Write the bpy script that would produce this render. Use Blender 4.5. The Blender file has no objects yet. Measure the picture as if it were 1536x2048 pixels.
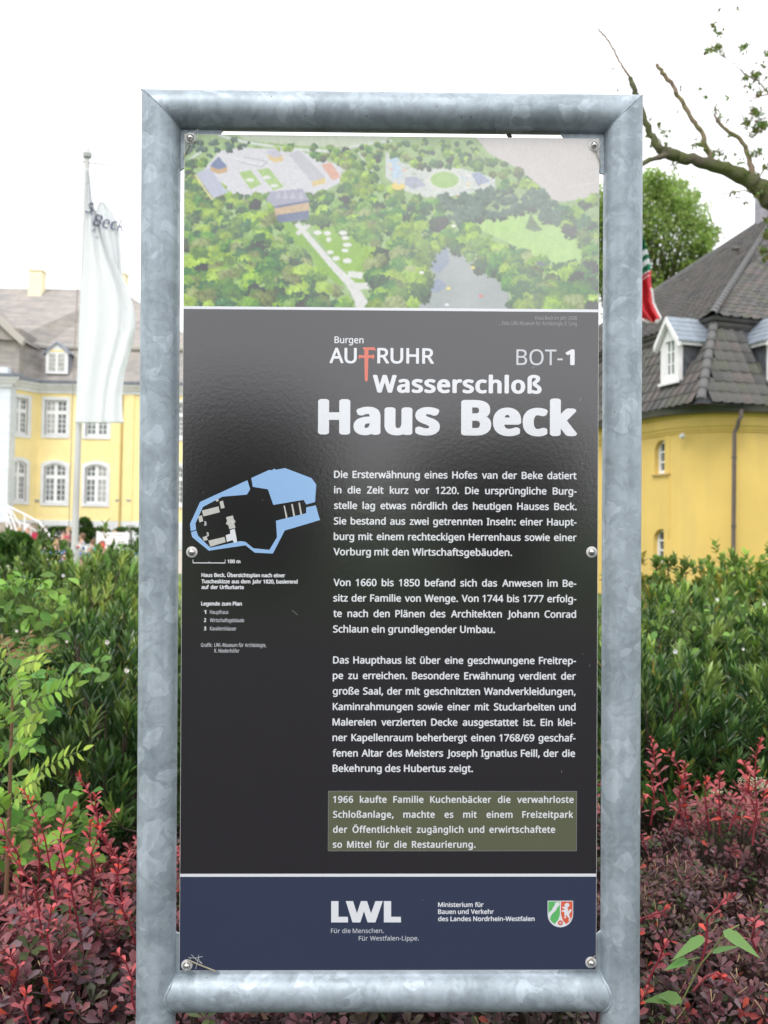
import bpy, bmesh, math, random
import numpy as np
from mathutils import Vector, Matrix
random.seed(7); rng = np.random.default_rng(7)
SC = bpy.context.scene
COL = SC.collection
R = math.radians

# ------------------------------------------------------------------ camera
F = 2000.0
PITCH, ROLL = R(1.4), R(0.95)
CAM = Vector((0, 0, 1.55))
fw = Vector((0, math.cos(PITCH), math.sin(PITCH)))
r0 = Vector((1, 0, 0)); u0 = r0.cross(fw)
rt = r0 * math.cos(ROLL) + u0 * math.sin(ROLL)
up = u0 * math.cos(ROLL) - r0 * math.sin(ROLL)
cd = bpy.data.cameras.new('camera'); cam = bpy.data.objects.new('camera', cd); COL.objects.link(cam)
cam.matrix_world = Matrix(((rt.x, up.x, -fw.x, CAM.x), (rt.y, up.y, -fw.y, CAM.y), (rt.z, up.z, -fw.z, CAM.z), (0, 0, 0, 1)))
cd.sensor_fit = 'VERTICAL'; cd.sensor_height = 36; cd.sensor_width = 27
cd.lens = F / 2048 * 36
cd.clip_start = 0.05; cd.clip_end = 2000
cd.dof.use_dof = True; cd.dof.focus_distance = 2.0; cd.dof.aperture_fstop = 6.3
SC.camera = cam

# ------------------------------------------------------------------ world, sun, exposure
SUN_EL, SUN_AZ = 52, 205      # azimuth the light comes from, clockwise from +Y
w = bpy.data.worlds.new('World'); SC.world = w; w.use_nodes = True
nt = w.node_tree; nt.nodes.clear()
def wn(t, **k):
    n = nt.nodes.new(t)
    for a, b in k.items(): setattr(n, a, b)
    return n
sky = wn('ShaderNodeTexSky', sky_type='NISHITA', sun_disc=False, sun_elevation=R(SUN_EL), sun_rotation=R(SUN_AZ))
tc = wn('ShaderNodeTexCoord')
mp = wn('ShaderNodeMapping'); mp.inputs['Scale'].default_value = (1, 1, 2.2)
no = wn('ShaderNodeTexNoise'); no.inputs['Scale'].default_value = 2.6; no.inputs['Detail'].default_value = 6
cr = wn('ShaderNodeValToRGB')
cr.color_ramp.elements[0].position = .3; cr.color_ramp.elements[0].color = (.80, .81, .83, 1)
cr.color_ramp.elements[1].position = .72; cr.color_ramp.elements[1].color = (1, 1, 1, 1)
mul = wn('ShaderNodeMix', data_type='RGBA', blend_type='MULTIPLY'); mul.inputs[0].default_value = 1
mul.inputs[7].default_value = (15.5, 15.4, 15.6, 1)
mixs = wn('ShaderNodeMix', data_type='RGBA'); mixs.inputs[0].default_value = .93
bg = wn('ShaderNodeBackground'); bg.inputs[1].default_value = .1
ow = wn('ShaderNodeOutputWorld')
L = nt.links.new
L(tc.outputs['Generated'], mp.inputs[0]); L(mp.outputs[0], no.inputs[0]); L(no.outputs[0], cr.inputs[0])
L(cr.outputs[0], mul.inputs[6]); L(sky.outputs[0], mixs.inputs[6]); L(mul.outputs[2], mixs.inputs[7])
L(mixs.outputs[2], bg.inputs[0]); L(bg.outputs[0], ow.inputs[0])
sd = bpy.data.lights.new('sun', 'SUN'); sd.energy = 1.5; sd.angle = R(22); sd.color = (1, .97, .92)
sun = bpy.data.objects.new('sun', sd); COL.objects.link(sun)
sdir = Vector((math.sin(R(SUN_AZ)) * math.cos(R(SUN_EL)), math.cos(R(SUN_AZ)) * math.cos(R(SUN_EL)), math.sin(R(SUN_EL))))
sun.rotation_euler = sdir.to_track_quat('Z', 'Y').to_euler()
vs = SC.view_settings; vs.view_transform = 'Standard'; vs.look = 'None'; vs.exposure = 0.38; vs.gamma = 1; vs.use_curve_mapping = False
SC.cycles.max_bounces = 6; SC.cycles.transparent_max_bounces = 8
SC.cycles.use_denoising = True

# ------------------------------------------------------------------ helpers
def ray(px, py): return fw + rt * ((px - 768) / F) + up * ((1024 - py) / F)
def at(px, py, Y):
    d = ray(px, py); return CAM + d * (Y / d.y)
def atz(px, Y, z):           # point at depth Y and height z in column px (row found by iteration)
    py = 1070
    for _ in range(4):
        p = at(px, py, Y); py += (p.z - z) / Y * F
    return at(px, py, Y)
def proj(p):
    v = Vector(p) - CAM; d = v.dot(fw)
    return (768 + F * v.dot(rt) / d, 1024 - F * v.dot(up) / d)

def link(o, parent=None):
    COL.objects.link(o)
    if parent is not None: o.parent = parent
    return o
def tag(o, label=None, cat=None, group=None, kind=None):
    if label: o['label'] = label
    if cat: o['category'] = cat
    if group: o['group'] = group
    if kind: o['kind'] = kind
    return o
def empty(name, loc, rz=0, label=None, cat=None, group=None):
    o = bpy.data.objects.new(name, None); COL.objects.link(o)
    o.location = loc; o.rotation_euler = (0, 0, rz); o.empty_display_size = .2
    return tag(o, label, cat, group)

class MB:
    def __init__(s): s.v = []; s.f = []; s.m = []; s.mi = 0
    def add(s, vs, fs, M=None):
        b = len(s.v)
        for p in vs:
            p = Vector(p)
            if M is not None: p = M @ p
            s.v.append(p[:])
        for f in fs: s.f.append(tuple(b + i for i in f)); s.m.append(s.mi)
        return s
    def box(s, x0, x1, y0, y1, z0, z1, M=None):
        vs = [(x0,y0,z0),(x1,y0,z0),(x1,y1,z0),(x0,y1,z0),(x0,y0,z1),(x1,y0,z1),(x1,y1,z1),(x0,y1,z1)]
        return s.add(vs, [(3,2,1,0),(4,5,6,7),(0,1,5,4),(1,2,6,5),(2,3,7,6),(3,0,4,7)], M)
    def prism(s, poly, z0, z1, M=None):      # poly counter-clockwise in xy, extruded in z
        n = len(poly)
        vs = [(x,y,z0) for x,y in poly] + [(x,y,z1) for x,y in poly]
        fs = [tuple(range(n-1,-1,-1)), tuple(range(n,2*n))] + [(i,(i+1)%n,n+(i+1)%n,n+i) for i in range(n)]
        return s.add(vs, fs, M)
    def poly(s, pts, M=None): return s.add(pts, [tuple(range(len(pts)))], M)
    def tube(s, pts, rad, n=8, cap=True):
        pts = [Vector(p) for p in pts]
        if not hasattr(rad, '__len__'): rad = [rad]*len(pts)
        b = len(s.v); prev = None
        for i, p in enumerate(pts):
            if i == 0: t = pts[1]-pts[0]
            elif i == len(pts)-1: t = pts[-1]-pts[-2]
            else: t = (pts[i+1]-p).normalized() + (p-pts[i-1]).normalized()
            t.normalize()
            if prev is None:
                a = Vector((0,0,1)) if abs(t.z) < .9 else Vector((1,0,0))
                a = a.cross(t).normalized()
            else: a = (prev - t*prev.dot(t)).normalized()
            prev = a; c = t.cross(a)
            for k in range(n):
                th = 2*math.pi*k/n
                s.v.append((p + (a*math.cos(th) + c*math.sin(th))*rad[i])[:])
        for i in range(len(pts)-1):
            for k in range(n):
                s.f.append((b+i*n+k, b+i*n+(k+1)%n, b+(i+1)*n+(k+1)%n, b+(i+1)*n+k)); s.m.append(s.mi)
        if cap:
            s.f.append(tuple(b+k for k in range(n-1,-1,-1))); s.m.append(s.mi)
            e = b+(len(pts)-1)*n; s.f.append(tuple(e+k for k in range(n))); s.m.append(s.mi)
        return s
    def lathe(s, prof, n=12, M=None):        # prof: list of (r,z)
        vs = []; fs = []
        for r_, z in prof:
            for k in range(n):
                th = 2*math.pi*k/n; vs.append((r_*math.cos(th), r_*math.sin(th), z))
        for i in range(len(prof)-1):
            for k in range(n): fs.append((i*n+k, i*n+(k+1)%n, (i+1)*n+(k+1)%n, (i+1)*n+k))
        fs.append(tuple(range(n-1,-1,-1))); fs.append(tuple((len(prof)-1)*n+k for k in range(n)))
        return s.add(vs, fs, M)
    def mesh(s, name, mats):
        me = bpy.data.meshes.new(name); me.from_pydata(s.v, [], s.f)
        if not isinstance(mats, (list, tuple)): mats = [mats]
        for m in mats: me.materials.append(m)
        if len(mats) > 1: me.polygons.foreach_set('material_index', s.m)
        me.update(); return me
    def build(s, name, mats, parent=None, smooth=False, M=None):
        me = s.mesh(name, mats)
        if smooth: smooth_mesh(me)
        o = bpy.data.objects.new(name, me); link(o, parent)
        if M is not None: o.matrix_local = M
        return o
def smooth_mesh(me, ang=40):
    me.polygons.foreach_set('use_smooth', [True]*len(me.polygons))
    try: me.set_sharp_from_angle(angle=R(ang))
    except Exception: pass

# ------------------------------------------------------------------ materials
def principled(name):
    m = bpy.data.materials.new(name); m.use_nodes = True
    t = m.node_tree; return m, t, t.nodes['Principled BSDF']
def mat(name, col, rough=.7, metal=0, var=.0, scale=5, bump=0, bscale=60, spec=.5, col2=None, detail=4, stretch=(1,1,1)):
    m, t, b = principled(name)
    b.inputs['Base Color'].default_value = (*col, 1); b.inputs['Roughness'].default_value = rough
    b.inputs['Metallic'].default_value = metal; b.inputs['Specular IOR Level'].default_value = spec
    tcn = t.nodes.new('ShaderNodeTexCoord'); mpn = t.nodes.new('ShaderNodeMapping'); mpn.inputs['Scale'].default_value = stretch
    t.links.new(tcn.outputs['Object'], mpn.inputs[0])
    if var or col2:
        n = t.nodes.new('ShaderNodeTexNoise'); n.inputs['Scale'].default_value = scale; n.inputs['Detail'].default_value = detail
        t.links.new(mpn.outputs[0], n.inputs[0])
        r = t.nodes.new('ShaderNodeValToRGB')
        c2 = col2 if col2 else tuple(c*(1-var) for c in col)
        c1 = col if col2 else tuple(min(1, c*(1+var)) for c in col)
        r.color_ramp.elements[0].position = .35; r.color_ramp.elements[1].position = .65
        r.color_ramp.elements[0].color = (*c2, 1); r.color_ramp.elements[1].color = (*c1, 1)
        t.links.new(n.outputs[0], r.inputs[0]); t.links.new(r.outputs[0], b.inputs['Base Color'])
    if bump:
        n2 = t.nodes.new('ShaderNodeTexNoise'); n2.inputs['Scale'].default_value = bscale; n2.inputs['Detail'].default_value = 5
        bp = t.nodes.new('ShaderNodeBump'); bp.inputs['Strength'].default_value = bump; bp.inputs['Distance'].default_value = .02
        t.links.new(mpn.outputs[0], n2.inputs[0]); t.links.new(n2.outputs[0], bp.inputs['Height']); t.links.new(bp.outputs[0], b.inputs['Normal'])
    return m
def stain(m, amt=.35, zs=.25, col=(.30,.26,.18)):
    t = m.node_tree; b = t.nodes['Principled BSDF']; src = b.inputs['Base Color'].links[0].from_socket
    g = t.nodes.new('ShaderNodeTexCoord'); mp_ = t.nodes.new('ShaderNodeMapping'); mp_.inputs['Scale'].default_value = (1.6,1.6,zs)
    n = t.nodes.new('ShaderNodeTexNoise'); n.inputs['Scale'].default_value = 1.5; n.inputs['Detail'].default_value = 8; n.inputs['Roughness'].default_value = .62
    r = t.nodes.new('ShaderNodeMapRange'); r.inputs[1].default_value = .48; r.inputs[2].default_value = .78; r.inputs[4].default_value = amt
    mx = t.nodes.new('ShaderNodeMix'); mx.data_type = 'RGBA'; mx.inputs[7].default_value = (*col,1)
    t.links.new(g.outputs['Object'], mp_.inputs[0]); t.links.new(mp_.outputs[0], n.inputs[0]); t.links.new(n.outputs[0], r.inputs[0])
    t.links.new(r.outputs[0], mx.inputs[0]); t.links.new(src, mx.inputs[6]); t.links.new(mx.outputs[2], b.inputs['Base Color']); return m
def leafmat(name, rough=.45, trans=.25, spec=.5, sat=1):
    m, t, b = principled(name)
    a = t.nodes.new('ShaderNodeVertexColor'); a.layer_name = 'Col'
    n = t.nodes.new('ShaderNodeTexNoise'); n.inputs['Scale'].default_value = 40; n.inputs['Detail'].default_value = 3
    g = t.nodes.new('ShaderNodeTexCoord'); t.links.new(g.outputs['Object'], n.inputs[0])
    mr = t.nodes.new('ShaderNodeMapRange'); mr.inputs[3].default_value = .75; mr.inputs[4].default_value = 1.25
    mx = t.nodes.new('ShaderNodeMix'); mx.data_type = 'RGBA'; mx.blend_type = 'MULTIPLY'; mx.inputs[0].default_value = 1
    t.links.new(n.outputs[0], mr.inputs[0]); t.links.new(a.outputs[0], mx.inputs[6]); t.links.new(mr.outputs[0], mx.inputs[7])
    t.links.new(mx.outputs[2], b.inputs['Base Color'])
    b.inputs['Roughness'].default_value = rough; b.inputs['Specular IOR Level'].default_value = spec
    tr = t.nodes.new('ShaderNodeBsdfTranslucent'); t.links.new(mx.outputs[2], tr.inputs[0])
    ms = t.nodes.new('ShaderNodeMixShader'); ms.inputs[0].default_value = trans
    t.links.new(b.outputs[0], ms.inputs[1]); t.links.new(tr.outputs[0], ms.inputs[2])
    t.links.new(ms.outputs[0], t.nodes['Material Output'].inputs[0])
    return m

def galvanised():
    m, t, b = principled('galvanised_steel')
    g = t.nodes.new('ShaderNodeTexCoord')
    nd = t.nodes.new('ShaderNodeTexNoise'); nd.inputs['Scale'].default_value = 12; nd.inputs['Detail'].default_value = 2
    ad = t.nodes.new('ShaderNodeMix'); ad.data_type = 'RGBA'; ad.blend_type = 'LINEAR_LIGHT'; ad.inputs[0].default_value = .05
    t.links.new(g.outputs['Object'], nd.inputs[0]); t.links.new(g.outputs['Object'], ad.inputs[6]); t.links.new(nd.outputs['Color'], ad.inputs[7])
    v = t.nodes.new('ShaderNodeTexVoronoi'); v.inputs['Scale'].default_value = 31
    t.links.new(ad.outputs[2], v.inputs['Vector'])
    sp = t.nodes.new('ShaderNodeSeparateColor'); t.links.new(v.outputs['Color'], sp.inputs[0])
    r1 = t.nodes.new('ShaderNodeValToRGB')   # only a few cells are pale spangles
    r1.color_ramp.elements[0].position = .80; r1.color_ramp.elements[0].color = (0,0,0,1)
    r1.color_ramp.elements[1].position = .90; r1.color_ramp.elements[1].color = (1,1,1,1)
    t.links.new(sp.outputs[0], r1.inputs[0])
    n1 = t.nodes.new('ShaderNodeTexNoise'); n1.inputs['Scale'].default_value = 9; n1.inputs['Detail'].default_value = 6; n1.inputs['Roughness'].default_value = .65
    t.links.new(g.outputs['Object'], n1.inputs[0])
    r2 = t.nodes.new('ShaderNodeValToRGB')
    r2.color_ramp.elements[0].position = .32; r2.color_ramp.elements[0].color = (.225,.27,.305,1)
    r2.color_ramp.elements[1].position = .68; r2.color_ramp.elements[1].color = (.385,.445,.495,1)
    t.links.new(n1.outputs[0], r2.inputs[0])
    mx = t.nodes.new('ShaderNodeMix'); mx.data_type = 'RGBA'; mx.inputs[7].default_value = (.60,.68,.75,1)
    ml = t.nodes.new('ShaderNodeMath'); ml.operation = 'MULTIPLY'; ml.inputs[1].default_value = .26
    t.links.new(r1.outputs[0], ml.inputs[0]); t.links.new(ml.outputs[0], mx.inputs[0]); t.links.new(r2.outputs[0], mx.inputs[6])
    v2 = t.nodes.new('ShaderNodeTexVoronoi'); v2.inputs['Scale'].default_value = 85; t.links.new(ad.outputs[2], v2.inputs['Vector'])
    s3 = t.nodes.new('ShaderNodeSeparateColor'); t.links.new(v2.outputs['Color'], s3.inputs[0])
    mr2 = t.nodes.new('ShaderNodeMapRange'); mr2.inputs[3].default_value = .90; mr2.inputs[4].default_value = 1.10; t.links.new(s3.outputs[0], mr2.inputs[0])
    mv = t.nodes.new('ShaderNodeMix'); mv.data_type = 'RGBA'; mv.blend_type = 'MULTIPLY'; mv.inputs[0].default_value = 1
    t.links.new(mx.outputs[2], mv.inputs[6]); t.links.new(mr2.outputs[0], mv.inputs[7]); mx = mv
    # long faint run marks
    ws = t.nodes.new('ShaderNodeMapping'); ws.inputs['Scale'].default_value = (60, 3, 60)
    n3 = t.nodes.new('ShaderNodeTexNoise'); n3.inputs['Scale'].default_value = 1; n3.inputs['Detail'].default_value = 4
    t.links.new(g.outputs['Object'], ws.inputs[0]); t.links.new(ws.outputs[0], n3.inputs[0])
    mr = t.nodes.new('ShaderNodeMapRange'); mr.inputs[3].default_value = .8; mr.inputs[4].default_value = 1.2
    t.links.new(n3.outputs[0], mr.inputs[0])
    m2 = t.nodes.new('ShaderNodeMix'); m2.data_type = 'RGBA'; m2.blend_type = 'MULTIPLY'; m2.inputs[0].default_value = 1
    t.links.new(mx.outputs[2], m2.inputs[6]); t.links.new(mr.outputs[0], m2.inputs[7])
    # small specks of dirt and rust
    vs2 = t.nodes.new('ShaderNodeTexVoronoi'); vs2.inputs['Scale'].default_value = 55; t.links.new(g.outputs['Object'], vs2.inputs['Vector'])
    r3 = t.nodes.new('ShaderNodeValToRGB'); r3.color_ramp.elements[0].position = .05; r3.color_ramp.elements[0].color = (1,1,1,1)
    r3.color_ramp.elements[1].position = .10; r3.color_ramp.elements[1].color = (0,0,0,1)
    t.links.new(vs2.outputs['Distance'], r3.inputs[0])
    s2 = t.nodes.new('ShaderNodeSeparateColor'); t.links.new(vs2.outputs['Color'], s2.inputs[0])
    gt = t.nodes.new('ShaderNodeMath'); gt.operation = 'GREATER_THAN'; gt.inputs[1].default_value = .93; t.links.new(s2.outputs[1], gt.inputs[0])
    mm = t.nodes.new('ShaderNodeMath'); mm.operation = 'MULTIPLY'; t.links.new(r3.outputs[0], mm.inputs[0]); t.links.new(gt.outputs[0], mm.inputs[1])
    m3 = t.nodes.new('ShaderNodeMix'); m3.data_type = 'RGBA'; m3.inputs[7].default_value = (.09,.07,.055,1)
    t.links.new(mm.outputs[0], m3.inputs[0]); t.links.new(m2.outputs[2], m3.inputs[6])
    t.links.new(m3.outputs[2], b.inputs['Base Color'])
    b.inputs['Metallic'].default_value = .35; b.inputs['Roughness'].default_value = .5
    bp = t.nodes.new('ShaderNodeBump'); bp.inputs['Strength'].default_value = .12; bp.inputs['Distance'].default_value = .003
    t.links.new(n1.outputs[0], bp.inputs['Height']); t.links.new(bp.outputs[0], b.inputs['Normal'])
    return m

def printmat(name, col=None, rough=.13, bump=.018):    # laminated print on the panel
    m, t, b = principled(name)
    if col is None:
        a = t.nodes.new('ShaderNodeVertexColor'); a.layer_name = 'Col'; t.links.new(a.outputs[0], b.inputs['Base Color'])
    else: b.inputs['Base Color'].default_value = (*col, 1)
    b.inputs['Roughness'].default_value = rough
    b.inputs['IOR'].default_value = 1.62; b.inputs['Coat Weight'].default_value = 1; b.inputs['Coat IOR'].default_value = 1.6; b.inputs['Coat Roughness'].default_value = .16
    g = t.nodes.new('ShaderNodeTexCoord'); n = t.nodes.new('ShaderNodeTexNoise'); n.inputs['Scale'].default_value = 130; n.inputs['Detail'].default_value = 2
    bp = t.nodes.new('ShaderNodeBump'); bp.inputs['Strength'].default_value = bump; bp.inputs['Distance'].default_value = .004
    t.links.new(g.outputs['Object'], n.inputs[0]); t.links.new(n.outputs[0], bp.inputs['Height'])
    t.links.new(bp.outputs[0], b.inputs['Normal']); t.links.new(bp.outputs[0], b.inputs['Coat Normal'])
    return m

# ------------------------------------------------------------------ leaf machinery
def leaf_template(prof, fold=.25, droop=.15, stations=None):
    """leaf along +Y from origin, length 1; prof = [(s, halfwidth)] inner stations"""
    v = [(0,0,0)]
    for s, wd in prof:
        z = -droop*s*s
        v += [(-wd, s, z+fold*wd), (0, s, z), (wd, s, z+fold*wd)]
    v.append((0,1,-droop))
    f = [(0,2,1),(0,3,2)]
    k = len(prof)
    for i in range(k-1):
        a = 1+3*i; b = a+3
        f += [(a,a+1,b+1),(a,b+1,b),(a+1,a+2,b+2),(a+1,b+2,b+1)]
    a = 1+3*(k-1); e = len(v)-1
    f += [(a,a+1,e),(a+1,a+2,e)]
    return np.array(v, float), np.array(f, int)
T_LAUREL = leaf_template([(.3,.078),(.65,.088)], .45, .10)
T_BARB = leaf_template([(.4,.17),(.75,.27)], .25, .12)
T_OVAL = leaf_template([(.22,.24),(.5,.33),(.8,.18)], .22, .22)
T_LANCE = leaf_template([(.2,.13),(.5,.17),(.8,.09)], .2, .25)
T_HEART = leaf_template([(.1,.30),(.35,.33),(.7,.17)], .2, .25)
T_QUAD = leaf_template([(.5,.30)], .3, .12)

def frames(dirs, nrm_hint=None, roll=None):
    """N rotation matrices whose Y is dir and Z near nrm_hint"""
    d = dirs / np.linalg.norm(dirs, axis=1, keepdims=True)
    h = np.tile([0,0,1.], (len(d),1)) if nrm_hint is None else nrm_hint
    h = h + rng.normal(0, .05, h.shape)
    x = np.cross(d, h); x /= np.linalg.norm(x, axis=1, keepdims=True)+1e-9
    z = np.cross(x, d)
    if roll is not None:
        c, s = np.cos(roll)[:,None], np.sin(roll)[:,None]
        x, z = x*c + z*s, z*c - x*s
    return np.stack([x, d, z], axis=2)
def leaf_mesh(name, tmpl, pos, rot, size, col, m):
    V, Fc = tmpl; n = len(pos); k = len(V)
    sc = size[:,None,None] if size.ndim == 1 else size[:,None,:]
    P = (V[None]*sc) @ np.transpose(rot, (0,2,1)) + pos[:,None,:]
    fa = (Fc[None] + (np.arange(n)*k)[:,None,None]).reshape(-1,3)
    return tri_mesh(name, P.reshape(-1,3), fa, np.repeat(col, k, axis=0), m)
def tri_mesh(name, P, fa, vc, m):
    me = bpy.data.meshes.new(name)
    me.vertices.add(len(P)); me.vertices.foreach_set('co', P.astype(np.float32).ravel())
    me.loops.add(fa.size); me.loops.foreach_set('vertex_index', fa.astype(np.int32).ravel())
    me.polygons.add(len(fa)); me.polygons.foreach_set('loop_start', np.arange(0, fa.size, 3, dtype=np.int32))
    me.polygons.foreach_set('use_smooth', np.ones(len(fa), dtype=bool))
    ca = me.color_attributes.new('Col', 'FLOAT_COLOR', 'POINT')
    c4 = np.ones((len(P),4), np.float32); c4[:,:3] = vc
    ca.data.foreach_set('color', c4.ravel())
    me.materials.append(m); me.update(calc_edges=True); return me
def vary(base, n, amt=.25, hue=.12):
    base = np.array(base); c = np.tile(base, (n,1)) * (1 + rng.uniform(-amt, amt, (n,1)))
    return np.clip(c * (1 + rng.uniform(-hue, hue, (n,3))), .002, 1)
_leafcache = {}
def leaf_obj(name, tmpl, key, colbase, m, pos, rot, size, parent, inv=None):
    """one leaf as its own object; a few shared meshes per kind"""
    k = (key, int(rng.integers(0, 6)))
    if k not in _leafcache:
        _leafcache[k] = leaf_mesh(name, tmpl, np.zeros((1,3)), np.eye(3)[None], np.ones(1), vary(colbase, 1, .3, .1), m)
    o = bpy.data.objects.new(name, _leafcache[k])
    M = Matrix([[*(rot[i]*size), pos[i]] for i in range(3)] + [[0,0,0,1]])
    COL.objects.link(o); o.parent = parent
    o.matrix_local = M
    return o
# ================================================================== INFORMATION SIGN
M_galv = galvanised()
M_bolt = mat('bolt_steel', (.62,.60,.56), .25, 1, var=.2, scale=200)
M_alu = mat('board_edge', (.55,.55,.54), .5, .2)
M_black = printmat('print_black', (.009,.0075,.011)); M_blue = printmat('print_blue', (.020,.030,.068))
M_white = printmat('print_white', (.66,.68,.72)); M_pale = printmat('print_faint', (.22,.22,.24)); M_cream = printmat('print_soft_white', (.50,.52,.56))
M_red = printmat('print_red', (.62,.10,.045)); M_lake = printmat('print_water_blue', (.27,.45,.72)); M_grey = printmat('print_building_grey', (.50,.50,.47))
M_olive = printmat('print_olive', (.085,.095,.052), rough=.3); M_green = printmat('print_green', (.10,.42,.12)); M_pic = printmat('print_aerial_picture', None)

sa = (rt + fw*0.0153 - up*0.0051).normalized()
sb = (up + fw*0.0054 + rt*0.0056); sb = (sb - sa*sb.dot(sa)).normalized()
sn = sa.cross(sb).normalized()               # points at the camera
SP = CAM + ray(779, 1074) * 2.0
SO = SP - sb * (SP.z / sb.z)
SM = Matrix(((sa.x,sb.x,sn.x,SO.x),(sa.y,sb.y,sn.y,SO.y),(sa.z,sb.z,sn.z,SO.z),(0,0,0,1)))
def uv(px, py, n=0.0):
    d = ray(px, py); t = ((SO + sn*n) - CAM).dot(sn) / d.dot(sn)
    q = CAM + d*t - SO
    return q.dot(sa), q.dot(sb)
sign = empty('information_sign', (0,0,0), 0, 'tall galvanised steel tube frame holding a black history board headed Haus Beck', 'information sign')
sign.matrix_world = SM
TR = .0388
NA = -.006
def tube_ring(c, kind, n=28):      # kind: 'v' section across a vertical tube, 'h' across a horizontal, 'ml'/'mr' mitre planes
    out = []
    for k in range(n):
        th = 2*math.pi*k/n; cc, ss = math.cos(th)*TR, math.sin(th)*TR
        if kind == 'v': out.append((c[0]+cc, c[1], NA+ss))
        elif kind == 'h': out.append((c[0], c[1]+cc, NA+ss))
    return out
lt = uv(323.2, 219.4, NA); rtc = uv(1245.8, 231.4, NA); lbx = uv(311.5, 2000, NA)[0]; rbx = uv(1240, 1980, NA)[0]
barv = uv(779, 1985.3, NA)[1]
xl, xr = (lt[0]*.45+lbx*.55), (rtc[0]*.5+rbx*.5); yt = (lt[1]+rtc[1])/2
def sweep(rings, name, parent):
    mb = MB(); n = len(rings[0]); vs = [p for r_ in rings for p in r_]; fs = []
    for i in range(len(rings)-1):
        for k in range(n): fs.append((i*n+k, i*n+(k+1)%n, (i+1)*n+(k+1)%n, (i+1)*n+k))
    mb.add(vs, fs); return mb.build(name, M_galv, parent, smooth=True)
NT = 32
def mitre(cx, sgn, asv):
    out = []
    for k in range(NT):
        th = 2*math.pi*k/NT; c_, s_ = math.cos(th)*TR, math.sin(th)*TR
        if asv: out.append((cx + c_, yt + sgn*c_, NA+s_))
        else: out.append((cx + sgn*c_, yt + c_, NA+s_))
    return out
def vr(cx, y): return [(cx+math.cos(2*math.pi*k/NT)*TR, y, NA+math.sin(2*math.pi*k/NT)*TR) for k in range(NT)]
def hr(x, y, dn_=0): return [(x, y+math.cos(2*math.pi*k/NT)*TR, NA+dn_+math.sin(2*math.pi*k/NT)*TR) for k in range(NT)]
for cx, sg in ((xl, -1), (xr, 1)):
    sweep([vr(cx, -.12)] + [vr(cx, .3*i) for i in range(0, 8)] + [mitre(cx, sg, True)], 'upright', sign)
sweep([mitre(xl, -1, False)] + [hr(xl+.1+i*(xr-xl-.2)/6, yt) for i in range(7)] + [mitre(xr, 1, False)], 'top_tube', sign)
sweep([hr(xl+.01 + i*(xr-xl-.02)/8, barv, -.008) for i in range(9)], 'crossbar', sign)
def weld_loop(pts, name='weld_seam', rad=.0011):
    mb = MB(); pts = list(pts); pts = [Vector(p) + Vector((rng.normal(0,.0004), rng.normal(0,.0004), 0)) for p in pts]
    mb.tube(pts + [pts[0]], [rad*rng.uniform(.7,1.3) for _ in range(len(pts)+1)], 6, False); mb.build(name, M_galv, sign, True)
weld_loop(mitre(xl, -1, True)); weld_loop(mitre(xr, 1, True))
for cx, sg in ((xl, 1), (xr, -1)):            # saddle weld where the crossbar meets an upright
    pts = []
    for k in range(NT):
        th = 2*math.pi*k/NT; dy, dn = math.cos(th)*TR, math.sin(th)*TR
        pts.append((cx + sg*math.sqrt(max(TR*TR-(dn-.008)**2, 0.00002)) , barv+dy, NA+dn-.008))
    weld_loop(pts, rad=.0030)

# board
pl = (uv(365, 700)[0]+uv(360, 1900)[0])/2; pr = (uv(1197.5, 400)[0]+uv(1193, 1900)[0])/2
ptop = (uv(430, 269.5)[1]+uv(1130, 276.5)[1])/2; pbot = (uv(430, 1941)[1]+uv(1130, 1939.5)[1])/2
board = MB().box(pl, pr, pbot, ptop, -.002, .001).build('board', M_alu, sign)
def flat(name, poly, n, m, parent=board):
    mb = MB(); mb.add([(x, y, n) for x, y in poly], [tuple(range(len(poly)))]); return mb.build(name, m, parent)
def rect(name, x0, y0, x1, y1, n, m): return flat(name, [(x0,y0),(x1,y0),(x1,y1),(x0,y1)], n, m)
v_w1a = (uv(400, 612.5)[1]+uv(1150, 619)[1])/2; v_w1b = (uv(400,618)[1]+uv(1150,624.5)[1])/2
v_w2a = (uv(400,1747.5)[1]+uv(1150,1746.5)[1])/2; v_w2b = (uv(400,1753.5)[1]+uv(1150,1752.5)[1])/2
E0 = .0012
rect('black_field', pl+.0008, v_w2a, pr-.0008, v_w1b, E0, M_black)
rect('blue_field', pl+.0008, pbot+.0008, pr-.0008, v_w2b, E0, M_blue)
rect('white_line', pl+.0008, v_w2b, pr-.0008, v_w2a, E0, M_white)
rect('white_line', pl+.0008, v_w1b, pr-.0008, v_w1a, E0, M_white)
# scratches and specks on the board
for (sx, sy, ln, an) in ((1448,1022-4,5,80),(1165,927,0,0),(1166,1308,0,0),(1179,1331,4,85),(1123,1543,5,85),(407,985,0,0),(1160,870-70,6,60),(590,1225,14,-40),(1066,735,6,30),(845,1800,0,0),(600,760,0,0),(525,1000,0,0),(1000,1050-400,5,20)):
    if sx > 1190: continue
    c = uv(sx, sy); l_ = max(ln, 1.4)/1000; wd = .0004 if ln else .0007
    Mx = Matrix.Translation((c[0], c[1], E0+.0003)) @ Matrix.Rotation(R(an), 4, 'Z')
    MB().add([(-l_/2,-wd,0),(l_/2,-wd,0),(l_/2,wd,0),(-l_/2,wd,0)], [(0,1,2,3)], Mx).build('scratch', M_pale, board)

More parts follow.
